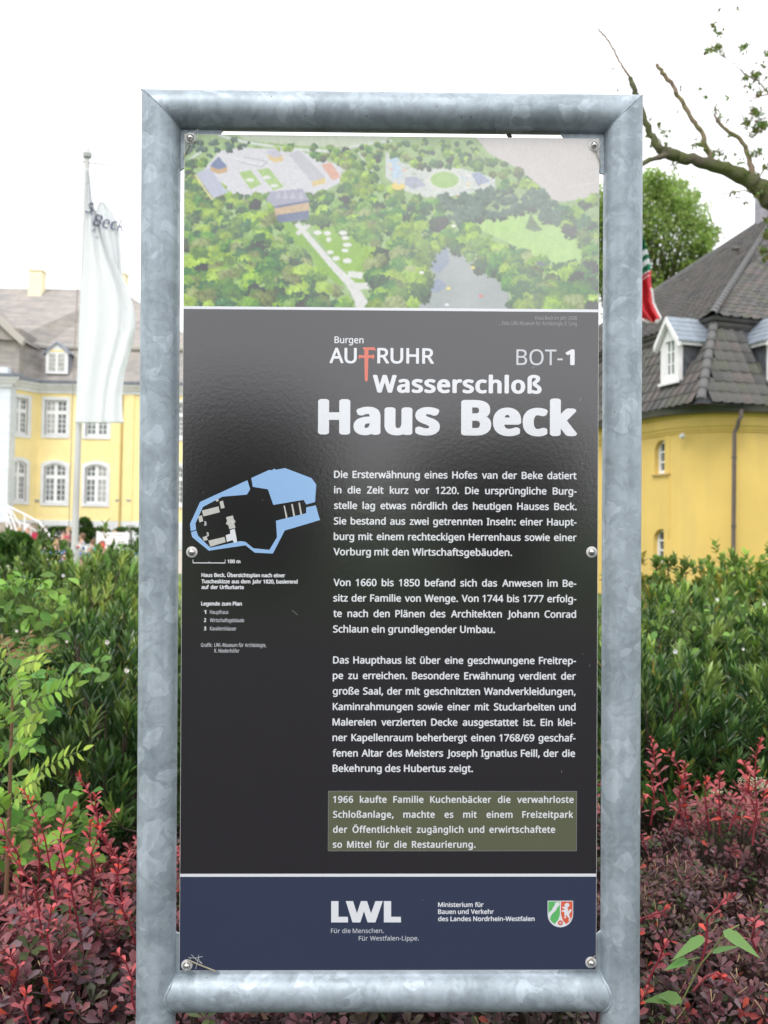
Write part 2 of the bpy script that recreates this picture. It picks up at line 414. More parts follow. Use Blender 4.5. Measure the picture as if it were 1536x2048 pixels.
# lettering ---------------------------------------------------------
try: FONT = bpy.data.fonts.load(bpy.utils.system_resource('DATAFILES') + '/fonts/NotoSansHebrew-Regular.woff2')
except Exception: FONT = None
_wc = {}
def word(txt, res=3, spacing=1.0):
    k = (txt, res, spacing)
    if k in _wc: return _wc[k]
    c = bpy.data.curves.new('t', 'FONT'); c.body = txt; c.resolution_u = res; c.space_character = spacing
    if FONT: c.font = FONT
    o = bpy.data.objects.new('t', c); COL.objects.link(o)
    bpy.context.view_layer.update()
    me = bpy.data.meshes.new_from_object(o.evaluated_get(bpy.context.evaluated_depsgraph_get()))
    v = np.array([p.co[:] for p in me.vertices]) if len(me.vertices) else np.zeros((1,3)); f = [tuple(p.vertices) for p in me.polygons]
    bpy.data.objects.remove(o); bpy.data.curves.remove(c); bpy.data.meshes.remove(me)
    _wc[k] = (v, f, v[:,0].min(), v[:,0].max()); return _wc[k]
hv = word('H')[0]; CAP = hv[:,1].max()      # cap height at size 1
def pen(wx, wy, n):
    return [(0,0)] + [(wx*math.cos(2*math.pi*k/n), wy*math.sin(2*math.pi*k/n)) for k in range(n)]
def line(mb, txt, x0, yb, x1, cap, wx=0, wy=None, hs=None, n=0, lvl=E0, res=3, spacing=1.0, mingap=.19):
    """set txt with its baseline starting at photo pixel (x0,yb) and ending at x1; cap height in pixels"""
    u0_, v0_ = uv(x0, yb); u1_ = uv(x1, yb)[0]; px = abs(uv(x0+100, yb)[0]-u0_)/100
    wx *= px; wy = wx*.6 if wy is None else wy*px
    capm = cap*px - 2*wy; s = capm/CAP
    ws = txt.split(' '); W = [word(t_, res, spacing) for t_ in ws]
    tot = u1_ - u0_ - 2*wx*len(ws)
    nat = sum(q[3]-q[2] for q in W)*s
    if len(ws) == 1: h = tot/nat; gap = 0
    else:
        h = hs or (tot/(nat + .27*s*(len(ws)-1)))
        gap = (tot - nat*h)/(len(ws)-1)
        if gap < mingap*s*h: h = tot/(nat + mingap*s*(len(ws)-1)); gap = (tot-nat*h)/(len(ws)-1)
    x = u0_ + wx
    offs = pen(wx, wy, n) if n else [(0,0)]
    for q in W:
        V, Fc, a, b = q
        for i, (ox, oy) in enumerate(offs):
            P = [( x + (p[0]-a)*s*h + ox, v0_ + wy + p[1]*s + oy, lvl + .0002 + i*.00002) for p in V]
            mb.add(P, Fc)
        x += (b-a)*s*h + gap + 2*wx
BODY = [("Die Ersterwähnung eines Hofes van der Beke datiert",668,956,1153),("in die Zeit kurz vor 1220. Die ursprüngliche Burg-",668,987,1153),
("stelle lag etwas nördlich des heutigen Hauses Beck.",668,1018,1153),("Sie bestand aus zwei getrennten Inseln: einer Haupt-",667.5,1049,1153),
("burg mit einem rechteckigen Herrenhaus sowie einer",667.5,1080,1153),("Vorburg mit den Wirtschaftsgebäuden.",667,1110.5,1024),
("Von 1660 bis 1850 befand sich das Anwesen im Be-",667,1172,1152.5),("sitz der Familie von Wenge. Von 1744 bis 1777 erfolg-",666.5,1203,1152.5),
("te nach den Plänen des Architekten Johann Conrad",666.5,1234,1152),("Schlaun ein grundlegender Umbau.",666,1265,990),
("Das Haupthaus ist über eine geschwungene Freitrep-",666,1327,1152),("pe zu erreichen. Besondere Erwähnung verdient der",665.5,1358,1151.5),
("große Saal, der mit geschnitzten Wandverkleidungen,",665.5,1389,1151),("Kaminrahmungen sowie einer mit Stuckarbeiten und",665.5,1420,1151),
("Malereien verzierten Decke ausgestattet ist. Ein klei-",665,1451,1151),("ner Kapellenraum beherbergt einen 1768/69 geschaf-",665,1482,1151),
("fenen Altar des Meisters Joseph Ignatius Feill, der die",665,1513,1150),("Bekehrung des Hubertus zeigt.",665,1543.5,946)]
def line1(m_, *a, **k):
    mb = MB(); line(mb, *a, **k); mb.build('lettering', m_, board)
for t_, a, b, c in BODY: line1(M_white, t_, a, b, c, 14.6, .55, .45, None if c < 1100 else .99, 4)
# pasted olive notice
bx0, by0 = uv(656.5, 1581.5); bx1, by1 = uv(1153, 1701.5)
notice = MB().box(bx0, bx1, by1, by0, E0+.0002, E0+.0007).build('notice_sticker', M_olive, board)
LV = E0+.0006
for t_, a, b, c in (("1966 kaufte Familie Kuchenbäcker die verwahrloste",666,1605,1147),("Schloßanlage, machte es mit einem Freizeitpark",666,1635,1146),
                    ("der Öffentlichkeit zugänglich und erwirtschaftete",666,1665,1110),("so Mittel für die Restaurierung.",665.5,1695,951)):
    line1(M_white, t_, a, b, c, 13.6, .5, .4, .97, 4, lvl=LV, spacing=1.06)
ring = MB(); t_ = .0008
for (a, b, c, d) in ((bx0,bx1,by0-t_,by0),(bx0,bx1,by1,by1+t_),(bx0,bx0+t_,by1+t_,by0-t_),(bx1-t_,bx1,by1+t_,by0-t_)): ring.box(a,b,c,d,LV+.0001,LV+.0002)
ring.build('sticker_edge', M_pale, board)
# headings
mb = MB()
line1(M_white, 'Burgen', 669, 686.5, 727, 13.5, .3, .3, None, 4)
line1(M_white, 'AU', 659, 726.5, 713.5, 31, 1.0, .9, None, 8, res=6)
line1(M_white, 'RUHR', 754.5, 727, 868, 31, 1.0, .9, None, 8, res=6)

mb = MB(); line1(M_cream, 'BOT-', 1032.5, 730, 1125, 31, .1, .1, None, 4, res=6)
mb = MB(); line1(M_white, '1', 1130.5, 730.5, 1149, 31.5, 2.3, 1.7, None, 12, res=6)
line1(M_white, 'Wasserschloß', 745.5, 785.3, 1083, 35.5, 2.3, 1.5, None, 12, res=5, spacing=1.08)
mb = MB()
line1(M_white, 'Haus', 636, 869, 879.5, 71, 6.9, 4.1, None, 20, res=8, spacing=1.12)
line1(M_white, 'Beck', 922, 871, 1154, 71, 6.9, 4.1, None, 20, res=8, spacing=1.12)

def cz(pts, k, ox, oy): return [uv(ox + x/k, oy + y/k) for x, y in pts]
def ccw(p):
    a = sum(p[i][0]*p[(i+1)%len(p)][1]-p[(i+1)%len(p)][0]*p[i][1] for i in range(len(p))); return p if a > 0 else p[::-1]
sword = [(275,143),(338,143),(342,162),(336,158),(304,156),(304,184),(322,184),(330,178),(336,190),(330,206),(322,198),(304,198),(301,312),(293,324),(285,312),(283,198),(262,198),(255,204),(252,190),(258,180),(264,184),(283,184),(283,156),(276,152)]
flat('sword_emblem', ccw(cz(sword, 2.603, 620, 640)), E0+.0004, M_red)
mb = MB(); line1(M_pale, 'Haus Beck im Jahr 2008', 1070, 639.5, 1153.5, 7.5, 0, 0); line1(M_pale, 'Foto: LWL-Museum für Archäologie, E. Song', 1004, 650, 1153.5, 7.5, 0, 0)

# small column on the left
mb = MB()
line1(M_white, '100 m', 455, 1126.5, 481, 7.6, .5, .4, None, 4)
line1(M_white, 'Haus Beck. Übersichtsplan nach einer', 403, 1154, 570.5, 8, .5, .4, None, 4)
line1(M_white, 'Tuscheskizze aus dem Jahr 1820, basierend', 403, 1166.5, 595.5, 8, .5, .4, None, 4)
line1(M_white, 'auf der Urflurkarte', 403, 1178, 488, 8, .5, .4, None, 4)
line1(M_white, 'Legende zum Plan', 402.5, 1211, 484, 8, .5, .4, None, 4)
for d_, yb in (('1',1227.6),('2',1244),('3',1260.6)): line1(M_white, d_, 408, yb, 412.8, 7.8, .5, .4, None, 4)
mb = MB()
for (a, b, c, d) in ((385.6,451,1125,1126.4),(385.6,386.8,1119,1125),(449.9,451,1119,1125),(417.8,418.8,1122.5,1125)):
    p, q = uv(a, d), uv(b, c); mb.box(p[0], q[0], p[1], q[1], E0+.0001, E0+.0002)
mb.build('scale_bar', M_white, board)

mb = MB()
for t_, a, b, c in (('Haupthaus',420,1227.6,457),('Wirtschaftsgebäude',420,1244,488.5),('Kavaliershäuser',420,1260.6,473),('Grafik:',402,1293.5,424.5),
                    ('LWL-Museum für Archäologie,',429,1293.5,532.5),('K. Niederhöfer',429,1305,479)): line1(M_cream, t_, a, b, c, 7.6, .12, .1, None, 3)

def tri_flat(name, polys, n, m, parent=board):        # concave polygons, filled one by one
    from mathutils.geometry import tessellate_polygon
    mb = MB()
    for p in polys:
        pts = [Vector((x, y, n)) for x, y in p]; tr = tessellate_polygon([pts]); mb.add(pts, [tuple(t_) for t_ in tr])
    o = mb.build(name, m, parent); bm = bmesh.new(); bm.from_mesh(o.data)
    bm.normal_update()
    for f in bm.faces:
        if f.normal.z < 0: f.normal_flip()
    bm.to_mesh(o.data); bm.free(); return o
K = 5.12
PA = [(640,207),(155,430),(52,655),(60,728),(115,715),(108,650),(185,480),(385,375),(635,355),(668,300)]
PB = [(62,738),(75,790),(245,928),(620,873),(715,948),(900,958),(1022,722),(1382,615),(1340,465),(1243,485),(1240,545),(932,622),(943,790),(865,920),(700,903),(620,838),(565,830),(262,898),(135,775),(118,722)]
PC = [(680,185),(860,103),(895,105),(910,88),(935,100),(1025,83),(1295,185),(1345,250),(1332,430),(1243,455),(1215,408),(905,460),(850,300),(695,275)]
for p in (PA, PB, PC): tri_flat('moat_plan', [cz(p, K, 370, 920)], E0+.0002, M_lake)
GB = [[(175,518),(345,475),(358,535),(190,578)],[(355,428),(388,415),(408,490),(370,498)],[(312,405),(340,398),(348,418),(325,428)],[(135,578),(175,565),(188,625),(150,640)],
 [(180,790),(222,778),(235,818),(195,828)],[(240,825),(405,788),(418,840),(260,888)],[(422,585),(492,568),(500,605),(520,630),(505,650),(518,695),(455,708),(445,668),(420,655),(432,625)],
 [(1010,468),(1022,466),(1052,595),(1035,598)],[(1088,452),(1104,450),(1128,572),(1110,576)],[(1162,437),(1176,435),(1200,558),(1183,562)]]
for p in GB: tri_flat('building_plan', [cz(p, K, 370, 920)], E0+.0003, M_grey)
tri_flat('building_plan', [cz([(462,718),(510,703),(535,835),(505,850),(488,820),(430,838),(418,770),(465,755)], K, 370, 920)], E0+.0003, M_white)
mb = MB()
for t_, x, y in (('3',195,670),('3',218,782)): line1(M_white, t_, 370+x/K, 920+y/K, 370+(x+26)/K, 8, .4, .3, None, 4)

mb = MB()
for t_, x, y in (('2',258,540),('1',468,652),('2',310,850)): line1(M_white, t_, 370+x/K, 920+y/K, 370+(x+20)/K, 6, .1, .1, None, 3, lvl=E0+.0003)

# footer
K = 1.786
def fz(pts): return [uv(350+x/K, 1730+y/K) for x, y in pts]
LW = [[(558,128),(584,128),(584,184),(618,184),(618,204),(558,204)],
      [(610,128),(636,128),(650,172),(664,128),(686,128),(700,172),(716,128),(742,128),(716,204),(688,204),(675,164),(662,204),(634,204)],
      [(746,128),(772,128),(772,184),(807,184),(807,204),(746,204)]]
for p in LW: tri_flat('logo_letter', [fz(p)], E0+.0002, M_white)
mb = MB(); line1(M_cream, 'Für die Menschen.', 662, 1865.5, 767.5, 9, .1, .1, None, 3); line1(M_cream, 'Für Westfalen-Lippe.', 717.5, 1880.5, 837.5, 9, .1, .1, None, 3)

mb = MB()
for t_, b, c in (('Ministerium für',1813.5,967),('Bauen und Verkehr',1827.5,987.5),('des Landes Nordrhein-Westfalen',1841.8,1069)): line1(M_white, t_, 876, b, c, 9.3, .4, .3, None, 4)

def sz(pts): return [uv(1095+x, 1801+y) for x, y in pts]   # shield is about 51 x 53 px
def shield(i):
    o = [(i,i),(51-i,i)] + [(51-i, 26)] + [(25.5+(25.5-i)*math.cos(R(a)), 27+(26-i)*math.sin(R(a))) for a in range(10,180,10)] + [(i,26)]
    return o
tri_flat('coat_of_arms', [sz(shield(0))], E0+.0002, M_white)
sh = shield(1.3)
gl = [(1.3,1.3),(24.5,1.3),(24.5,30)] + [(21,38),(14,47.5)] + [p for p in sh if p[0] < 12 and p[1] > 27][::1] + [(1.3,26)]
rd = [(26.8,1.3),(49.7,1.3),(49.7,26)] + [p for p in sh if p[0] > 36 and p[1] > 27] + [(33,41),(28.5,34),(26.8,28)]
tri_flat('green_half', [sz([(1.3,1.3),(24.5,1.3),(24.5,28),(21,38),(14,46.5),(8,42),(3.2,35),(1.3,27)])], E0+.0003, M_green)
tri_flat('red_half', [sz([(26.8,1.3),(49.7,1.3),(49.7,27),(47.8,35),(43,42),(37,46.5),(31,40),(28,32),(26.8,26)])], E0+.0003, M_red)
tri_flat('river_band', [sz([(15,4),(23,1.8),(24,8),(19,14),(16,20),(10,25),(6,31),(5,37),(1.6,30),(2,24),(8,19),(11,13),(14,9)])], E0+.0004, M_white)
tri_flat('horse', [sz([(36,5),(41,4),(44,8),(42.5,12),(39,13),(41,17),(40,22),(44,18),(47,16),(47.5,20),(45,24),(43,26),(43.5,31),(46,35),(43,41),(41.5,39),(43,35),(40,32),(38,28),(36,31),(37.5,34),(34,35),(32,33.5),(34.5,32),(33.5,27),(33,22),(29,22),(28.5,19),(32,19),(34,16),(30,15),(29,12),(33,12),(35,10),(33,8)])], E0+.0004, M_white)
mb = MB(); c = uv(1095+25.5, 1801+44)
mb.lathe([(.0052, E0+.0003), (.0052, E0+.0004)], 10, Matrix.Translation((c[0], c[1], 0))); mb.build('rose', M_red, board)
mb = MB(); mb.lathe([(.0022, E0+.0005), (.0022, E0+.0006)], 8, Matrix.Translation((c[0], c[1], 0))); mb.build('rose_centre', M_cream, board)

# aerial picture: colours worked out point by point on a fine flat grid ------------
GW, GH = 620, 254
def S(c): return np.array([((x/255)/12.92 if x <= 10 else ((x/255+.055)/1.055)**2.4) for x in c])
gx, gy = np.meshgrid(np.linspace(28, 1500, GW), np.linspace(38, 640, GH))
def fbm(seed, sc, octv=4):
    r_ = np.random.default_rng(seed); out = np.zeros(gx.shape); amp = 1; tot = 0
    for o_ in range(octv):
        n = int(1500/sc*(2**o_))+3; g_ = r_.random((n, n)); X = gx/1500*(n-2); Y = gy/1500*(n-2); X = np.clip(X, 0, n-2.001); Y = np.clip(Y, 0, n-2.001)
        i, j = X.astype(int), Y.astype(int); a, b = X-i, Y-j; a = a*a*(3-2*a); b = b*b*(3-2*b)
        out += amp*((g_[j,i]*(1-a)+g_[j,i+1]*a)*(1-b) + (g_[j+1,i]*(1-a)+g_[j+1,i+1]*a)*b); tot += amp; amp *= .6
    return out/tot
IMG = np.zeros(gx.shape+(3,)); n1 = fbm(1, 120); n2 = fbm(2, 26); n3 = fbm(3, 9)
IMG[:] = S((150,172,128)); IMG *= (.75+.5*n2)[...,None]
def inside(poly, X=None, Y=None):
    X = gx if X is None else X; Y = gy if Y is None else Y
    m_ = np.zeros(np.shape(X), bool); n = len(poly)
    for i in range(n):
        x1, y1 = poly[i]; x2, y2 = poly[(i+1)%n]
        if y1 == y2: continue
        c_ = ((y1 > Y) != (y2 > Y)) & (X < (x2-x1)*(Y-y1)/(y2-y1)+x1); m_ ^= c_
    return m_
def fill(poly, c, amt=.12, nz=None):
    m_ = inside(poly); q = 1 + amt*2*((n3 if nz is None else nz)-.5); IMG[m_] = (S(c)[None]*q[m_][:,None])
def stroke(pts, wd, c, amt=.08):
    if not hasattr(wd, '__len__'): wd = [wd]*len(pts)
    m_ = np.zeros(gx.shape, bool)
    for (x1,y1),(x2,y2),w1,w2 in zip(pts, pts[1:], wd, wd[1:]):
        t_ = np.clip(((gx-x1)*(x2-x1)+(gy-y1)*(y2-y1))/((x2-x1)**2+(y2-y1)**2), 0, 1)
        m_ |= np.hypot(gx-x1-t_*(x2-x1), gy-y1-t_*(y2-y1)) < (w1+(w2-w1)*t_)/2
    q = 1 + amt*2*(n3-.5); IMG[m_] = S(c)[None]*q[m_][:,None]
FIELD = [(1060,36),(1502,36),(1502,235),(1400,258),(1345,262),(1290,205),(1200,140),(1110,95)]
COURT = [(90,170),(150,95),(230,82),(430,88),(600,150),(590,195),(480,255),(320,245),(230,262),(150,215)]
MEAD = [(1030,328),(1130,312),(1250,305),(1330,320),(1420,390),(1485,455),(1440,485),(1290,472),(1170,402),(1090,368)]
LAKE = [(895,430),(960,412),(1010,430),(1070,485),(1160,530),(1200,642),(835,642),(860,595),(885,530)]
LAWN = [(480,345),(600,365),(680,400),(692,555),(640,562),(500,400)]
LAWN2 = [(360,345),(420,340),(610,560),(570,560),(430,440)]
PARK = [(740,90),(800,130),(880,150),(1000,145),(1130,180),(1130,215),(1010,240),(900,255),(800,225),(740,180)]
TOPF = [(210,36),(760,36),(720,60),(560,78),(400,70),(240,55)]
fill(TOPF, (188,196,176)); fill(FIELD, (196,190,188), .05, n1); fill(COURT, (200,200,204), .07)
stroke([(900,242),(1010,240)], 8, (205,120,110))
stroke([(150,40),(240,62),(400,86),(560,92),(640,70),(760,52)], 9, (205,210,205)); stroke([(1240,36),(1380,52),(1500,60)], 1, (186,180,178)); stroke([(1380,210),(1500,190)], 3, (205,200,198))
fill(PARK, (196,200,196), .2); fill(MEAD, (168,196,132), .16, n2); fill(LAKE, (160,166,166), .06, n1)
fill([(905,445),(960,430),(970,480),(930,520),(905,500)], (142,152,170), .05); fill([(890,560),(930,535),(960,560),(930,585),(900,580)], (140,152,172), .05)
fill(LAWN, (142,172,98), .14, n2); fill(LAWN2, (136,168,96), .14, n2); fill([(220,170),(262,160),(300,210),(262,228)], (160,184,128)); fill([(285,160),(330,152),(388,215),(342,232)], (160,184,128))
stroke([(330,150),(400,240)], 7, (205,200,204)); stroke([(160,110),(330,150)], 8, (206,206,210)); stroke([(215,130),(300,150),(320,130),(240,115)], 3, (165,165,175))
stroke([(420,340),(560,500),(625,565),(665,642)], [18,22,30,48], (206,206,204)); stroke([(620,568),(690,562),(755,545)], [26,20,12], (206,206,204)); stroke([(432,380),(495,328)], 16, (204,204,202)); stroke([(40,130),(85,98)], 8, (196,204,196))
stroke([(640,90),(720,200)], 5, (200,204,196))
th = np.hypot((gx-950)/58, (gy-188)/34); IMG[(th > .86) & (th < 1.06)] = S((205,208,200)); mm_ = th < .86; IMG[mm_] = S((160,186,128))*(.85+.3*n2[mm_][:,None])
zones = [COURT, MEAD, LAKE, LAWN, LAWN2, PARK, TOPF, FIELD]
rr = np.random.default_rng(11); pal = [(120,152,74),(142,172,84),(104,142,84),(160,184,104),(92,124,88),(146,156,116),(82,118,92),(132,160,104),(150,178,84)]
tr = []
while len(tr) < 1250:
    x, y = rr.uniform(20,1505), rr.uniform(45,650); r_ = (8+.042*y)*rr.uniform(.6,1.35)
    ok = True
    for z_ in zones:
        if inside(z_, np.array([x]), np.array([y-r_*.2]))[0]: ok = False
    for (a,b,c,d) in ((418,335,560,500),(560,500,680,650)):
        t_ = ((x-a)*(c-a)+(y-b)*(d-b))/((c-a)**2+(d-b)**2)
        if 0 <= t_ <= 1 and abs((x-a)*(d-b)-(y-b)*(c-a))/math.hypot(c-a,d-b) < r_+10: ok = False
    if x > 1000 and y < 230 and x < 1300 and y > (x-1060)*.75+60+80: pass
    if ok: tr.append((y+r_, x, y, r_, rr.integers(0, len(pal))))
for _, x, y, r_, ci in sorted(tr):
    i0, i1 = int((y-r_-38)/602*GH)-1, int((y+r_-38)/602*GH)+2; j0, j1 = int((x-r_-28)/1472*GW)-1, int((x+r_-28)/1472*GW)+2
    i0, j0 = max(i0,0), max(j0,0); sl = (slice(i0,max(i1,0)), slice(j0,max(j1,0)))
    if gx[sl].size == 0: continue
    dx, dy = (gx[sl]-x)/r_, (gy[sl]-y)/(r_*.9); d2 = np.hypot(dx, dy) + 1.1*(n3[sl]-.5) + .5*(n2[sl]-.5)
    m_ = d2 < 1; lt_ = np.clip(.80 - .10*dx - .26*dy + 1.1*(n3[sl]-.5), .30, 1.35)
    c_ = S(pal[ci])*(.72 + .5*rr.random())*(.65 if rr.random() < .25 else 1)
    if x < 330 and y < 130 or (940 < x < 1370 and 225 < y < 340): c_ = S((104,122,112))
    base_ = IMG[sl]; base_[m_] = c_[None]*lt_[m_][:,None]
fill([(70,176),(115,153),(182,240),(130,262)], (176,180,196), .06); stroke([(66,180),(126,266)], 5, (214,204,160))
fill([(116,148),(148,114),(180,150),(150,162)], (118,130,160)); fill([(118,150),(150,160),(180,150),(178,168),(150,176),(122,166)], (190,160,120))
fill([(314,98),(346,80),(376,108),(345,116)], (184,184,196)); fill([(320,104),(345,116),(376,108),(376,128),(346,134),(324,120)], (204,184,138))
fill([(395,105),(430,88),(526,184),(478,200)], (182,182,190), .05); fill([(478,200),(526,184),(528,204),(482,216)], (208,186,130))
fill([(512,140),(545,130),(582,182),(552,194)], (206,160,142)); fill([(345,288),(468,266),(468,306),(352,326)], (192,168,140), .1); fill([(352,318),(470,300),(470,330),(430,338),(362,344)], (112,122,148), .1)
fill([(316,264),(330,236),(445,224),(470,266),(350,290)], (160,160,176), .1); stroke([(350,290),(468,268)], 8, (110,120,144), .2)
for x in (360,385,410,440): fill([(x-9,262),(x,232),(x+11,258)], (178,178,190))
for x, y, a, b in ((500,378,14,8),(535,380,13,8),(590,378,15,8),(540,402,9,8),(598,396,13,7),(605,420,16,7),(598,440,12,7),(545,447,12,7),(566,468,14,8),(606,476,16,9),(260,196,14,6),(320,186,14,6),(345,215,14,6)):
    IMG[np.hypot((gx-x)/a, (gy-y)/b) < 1] = S((212,214,210))
fill([(610,512),(662,516),(658,540),(606,532)], (208,210,206))
fill([(760,115),(785,110),(800,180),(765,188)], (176,196,212), .3); fill([(808,182),(850,176),(885,208),(840,222),(808,205)], (160,164,180), .2); IMG[np.hypot((gx-785)/24,(gy-212)/13) < 1] = S((220,196,110))
for i in range(60):
    x, y = rr.uniform(745,1130), rr.uniform(110,225); c_ = [(230,230,230),(170,190,215),(215,160,140),(150,170,140),(225,205,150)][i%5]
    if inside(PARK, np.array([x]), np.array([y]))[0] and abs(x-950) > 60: IMG[np.hypot((gx-x)/rr.uniform(3,9),(gy-y)/rr.uniform(2,5)) < 1] = S(c_)
fill([(1045,165),(1075,158),(1110,190),(1070,208)], (150,160,184), .3)
fill([(1238,355),(1252,318),(1258,300),(1266,322),(1300,362),(1270,368)], (112,128,104), .3); fill([(1280,470),(1310,478),(1318,488),(1280,486)], (110,112,130))
for x, y, c_ in ((1052,496,(225,210,110)),(966,570,(225,210,110)),(1082,596,(200,120,120)),(960,628,(215,215,220)),(870,515,(225,225,225)),(982,350,(226,226,224))): IMG[np.hypot((gx-x)/8,(gy-y)/5) < 1] = S(c_)
def blur(A_, k):
    for ax in (0, 1):
        P_ = np.pad(A_, [(k,k) if a == ax else (0,0) for a in range(3)], 'edge'); c_ = np.cumsum(P_, ax); z_ = np.zeros_like(np.take(c_, [0], ax)); c_ = np.concatenate([z_, c_], ax)
        n_ = A_.shape[ax]; A_ = (np.take(c_, range(2*k+1, 2*k+1+n_), ax) - np.take(c_, range(0, n_), ax))/(2*k+1)
    return A_
IMG = blur(IMG, 1); IMG *= (.92+.16*fbm(9, 5, 2))[...,None]; g_ = IMG.mean(-1, keepdims=True); IMG = np.clip((g_ + (IMG-g_)*np.where(IMG[...,1:2] > IMG.max(-1,keepdims=True)*.98, 1.12, .95))*1.12 - .095, .012, 1)
glare_fade = .05 + .18*np.clip((gx-300)/900, 0, 1) - .10*np.clip((gy-350)/300, 0, 1) + .18*(n1-.5)     # uneven bleaching, with sky glare painted in as paler colour
IMG = IMG*(1-glare_fade[...,None]) + np.array([.62,.64,.62])*glare_fade[...,None]
xx = np.linspace(pl+.0008, pr-.0008, GW); yy = np.linspace(ptop-.0008, v_w1a, GH)
PX, PY = np.meshgrid(xx, yy); P = np.stack([PX, PY, np.full(PX.shape, E0)], -1).reshape(-1,3)
id_ = np.arange(GW*GH).reshape(GH, GW); a, b, c, d = id_[:-1,:-1].ravel(), id_[:-1,1:].ravel(), id_[1:,1:].ravel(), id_[1:,:-1].ravel()
FA = np.concatenate([np.stack([a,d,c],1), np.stack([a,c,b],1)])
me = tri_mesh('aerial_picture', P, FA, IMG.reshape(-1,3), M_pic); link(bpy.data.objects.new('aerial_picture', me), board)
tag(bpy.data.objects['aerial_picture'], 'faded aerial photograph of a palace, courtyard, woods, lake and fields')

# corner brackets, bolts, webs
def bracket(pts):
    p = ccw([uv(*q) for q in pts]); mb = MB(); mb.prism(p, -.010, -.005); mb.build('corner_bracket', M_galv, sign)
bracket([(340,240),(460,240),(438,268),(425,282),(378,325),(362,338),(340,345)])
bracket([(1230,250),(1110,250),(1130,275),(1145,285),(1190,330),(1202,345),(1230,350)])
bracket([(335,1965),(335,1860),(358,1870),(366,1880),(420,1930),(434,1943),(450,1965)])
bracket([(1225,1965),(1225,1850),(1200,1866),(1192,1874),(1140,1930),(1120,1941),(1105,1965)])
for x, y in ((381.5,277),(1188,292),(384,1104),(1183,1104),(374,1929.5),(1181.5,1924)):
    c = uv(x, y); T = Matrix.Translation((c[0], c[1], E0))
    b = MB().lathe([(.0072,.0012),(.0072,.0035),(.0062,.0065),(.0042,.0085),(.0015,.0095),(.0003,.0097)], 16, T).build('bolt', M_bolt, sign, True)
    MB().lathe([(.0112,.0002),(.0112,.0014),(.0105,.0017)], 18, T).build('washer', M_alu, b, True)
M_web = mat('cobweb', (.55,.56,.55), .8); M_dead = mat('withered_leaf', (.05,.04,.03), .8, var=.3, scale=60); M_straw = mat('pale_straw', (.30,.27,.21), .8, var=.2, scale=60)
def web(c, n, sp, seed):
    r_ = random.Random(seed); mb = MB(); cu = uv(*c)
    for i in range(n):
        a = uv(c[0]+r_.uniform(-sp,sp), c[1]+r_.uniform(-sp,sp)); b = uv(c[0]+r_.uniform(-sp,sp), c[1]+r_.uniform(-sp,sp))
        za, zb = r_.uniform(.001,.012), r_.uniform(.001,.012); mid = ((a[0]+b[0])/2, (a[1]+b[1])/2-.002, (za+zb)/2)
        mb.tube([(a[0],a[1],za), mid, (b[0],b[1],zb)], .00035, 4, False)
    mb.build('cobweb', M_web, sign)
web((384,278), 16, 16, 1); web((1190,292), 14, 15, 2); web((392,1924), 7, 20, 3)
mb = MB()
for (p, q, r_) in (((1190,300),(1202,335),.0009),((380,290),(367,318),.0008),((352+24,1917),(432,1941),.0016),((1172,1921),(1190,1910),.0009)):
    a, b = uv(*p), uv(*q); mb.tube([(a[0],a[1],.006),((a[0]+b[0])/2,(a[1]+b[1])/2,.005),(b[0],b[1],.0035)], r_, 5)
mb.build('straw', M_straw, sign)
for (x, y, s, ang) in ((1017,269,.013,-10),(938,266,.004,0),(1200,345,.006,60)):
    c = uv(x, y); V, Fc = T_OVAL; rm = Matrix.Translation((c[0]-.004, c[1]+.001, -.002)) @ Matrix.Rotation(R(ang-100), 4, 'Z')
    MB().add([Vector((p[0]*s*1.2, p[1]*s, p[2]*s)) for p in V], [tuple(f) for f in Fc.tolist()], rm).build('withered_leaf', M_dead, sign)
# ================================================================== GROUND
def gz(x, y):
    h = 0.55*min(max((y-45)/7, 0), 1) if x < 2 else 0
    return h
M_grass = mat('lawn', (.07,.125,.03), .9, var=.35, scale=3, bump=.4, bscale=40, detail=8)
M_soil = mat('bed_soil', (.035,.026,.018), .95, col2=(.015,.012,.009), scale=8, bump=.8, bscale=30, detail=8)
M_gravel = mat('courtyard_gravel', (.42,.38,.32), .95, var=.15, scale=6, bump=.4, bscale=90, detail=8)
def sheet(name, x0, x1, y0, y1, n, m, dz=0, k=1):
    mb = MB(); vs = []; fs = []
    for j in range(n+1):
        for i in range(n+1):
            x = x0+(x1-x0)*i/n; y = y0+(y1-y0)*j/n; vs.append((x, y, dz + gz(x, y)*k))
    for j in range(n):
        for i in range(n): a = j*(n+1)+i; fs.append((a, a+1, a+n+2, a+n+1))
    mb.add(vs, fs); o = mb.build(name, m, None, True); tag(o, kind='structure'); return o
g1 = MB(); ys = [-400,-60,0,20,44,46,48,50,52,54,80,200,700]; vs = []; fs = []
xs_ = [-500,-100,-40,-20,-8,1.9,2.1,8,40,100,500]
for y in ys:
    for x in xs_: vs.append((x, y, gz(x, y)-.004))
nx = len(xs_)
for j in range(len(ys)-1):
    for i in range(nx-1): a = j*nx+i; fs.append((a,a+1,a+nx+1,a+nx))
g1.add(vs, fs); tag(g1.build('ground', M_grass, None, True), kind='structure')
bed = MB().box(-3.6,3.6,2.05,9.5,-.02,.03).build('planting_bed', M_soil); tag(bed, kind='structure')
cg = MB(); vs = []; fs = []; yy_ = [38,44,46,48,50,52,58]
for y in yy_:
    for x in (-34,-20,-6): vs.append((x, y, gz(x, y)+.004))
for j in range(len(yy_)-1):
    for i in range(2): a = j*3+i; fs.append((a,a+1,a+4,a+3))
cg.add(vs, fs); tag(cg.build('courtyard', M_gravel, None, True), kind='structure')
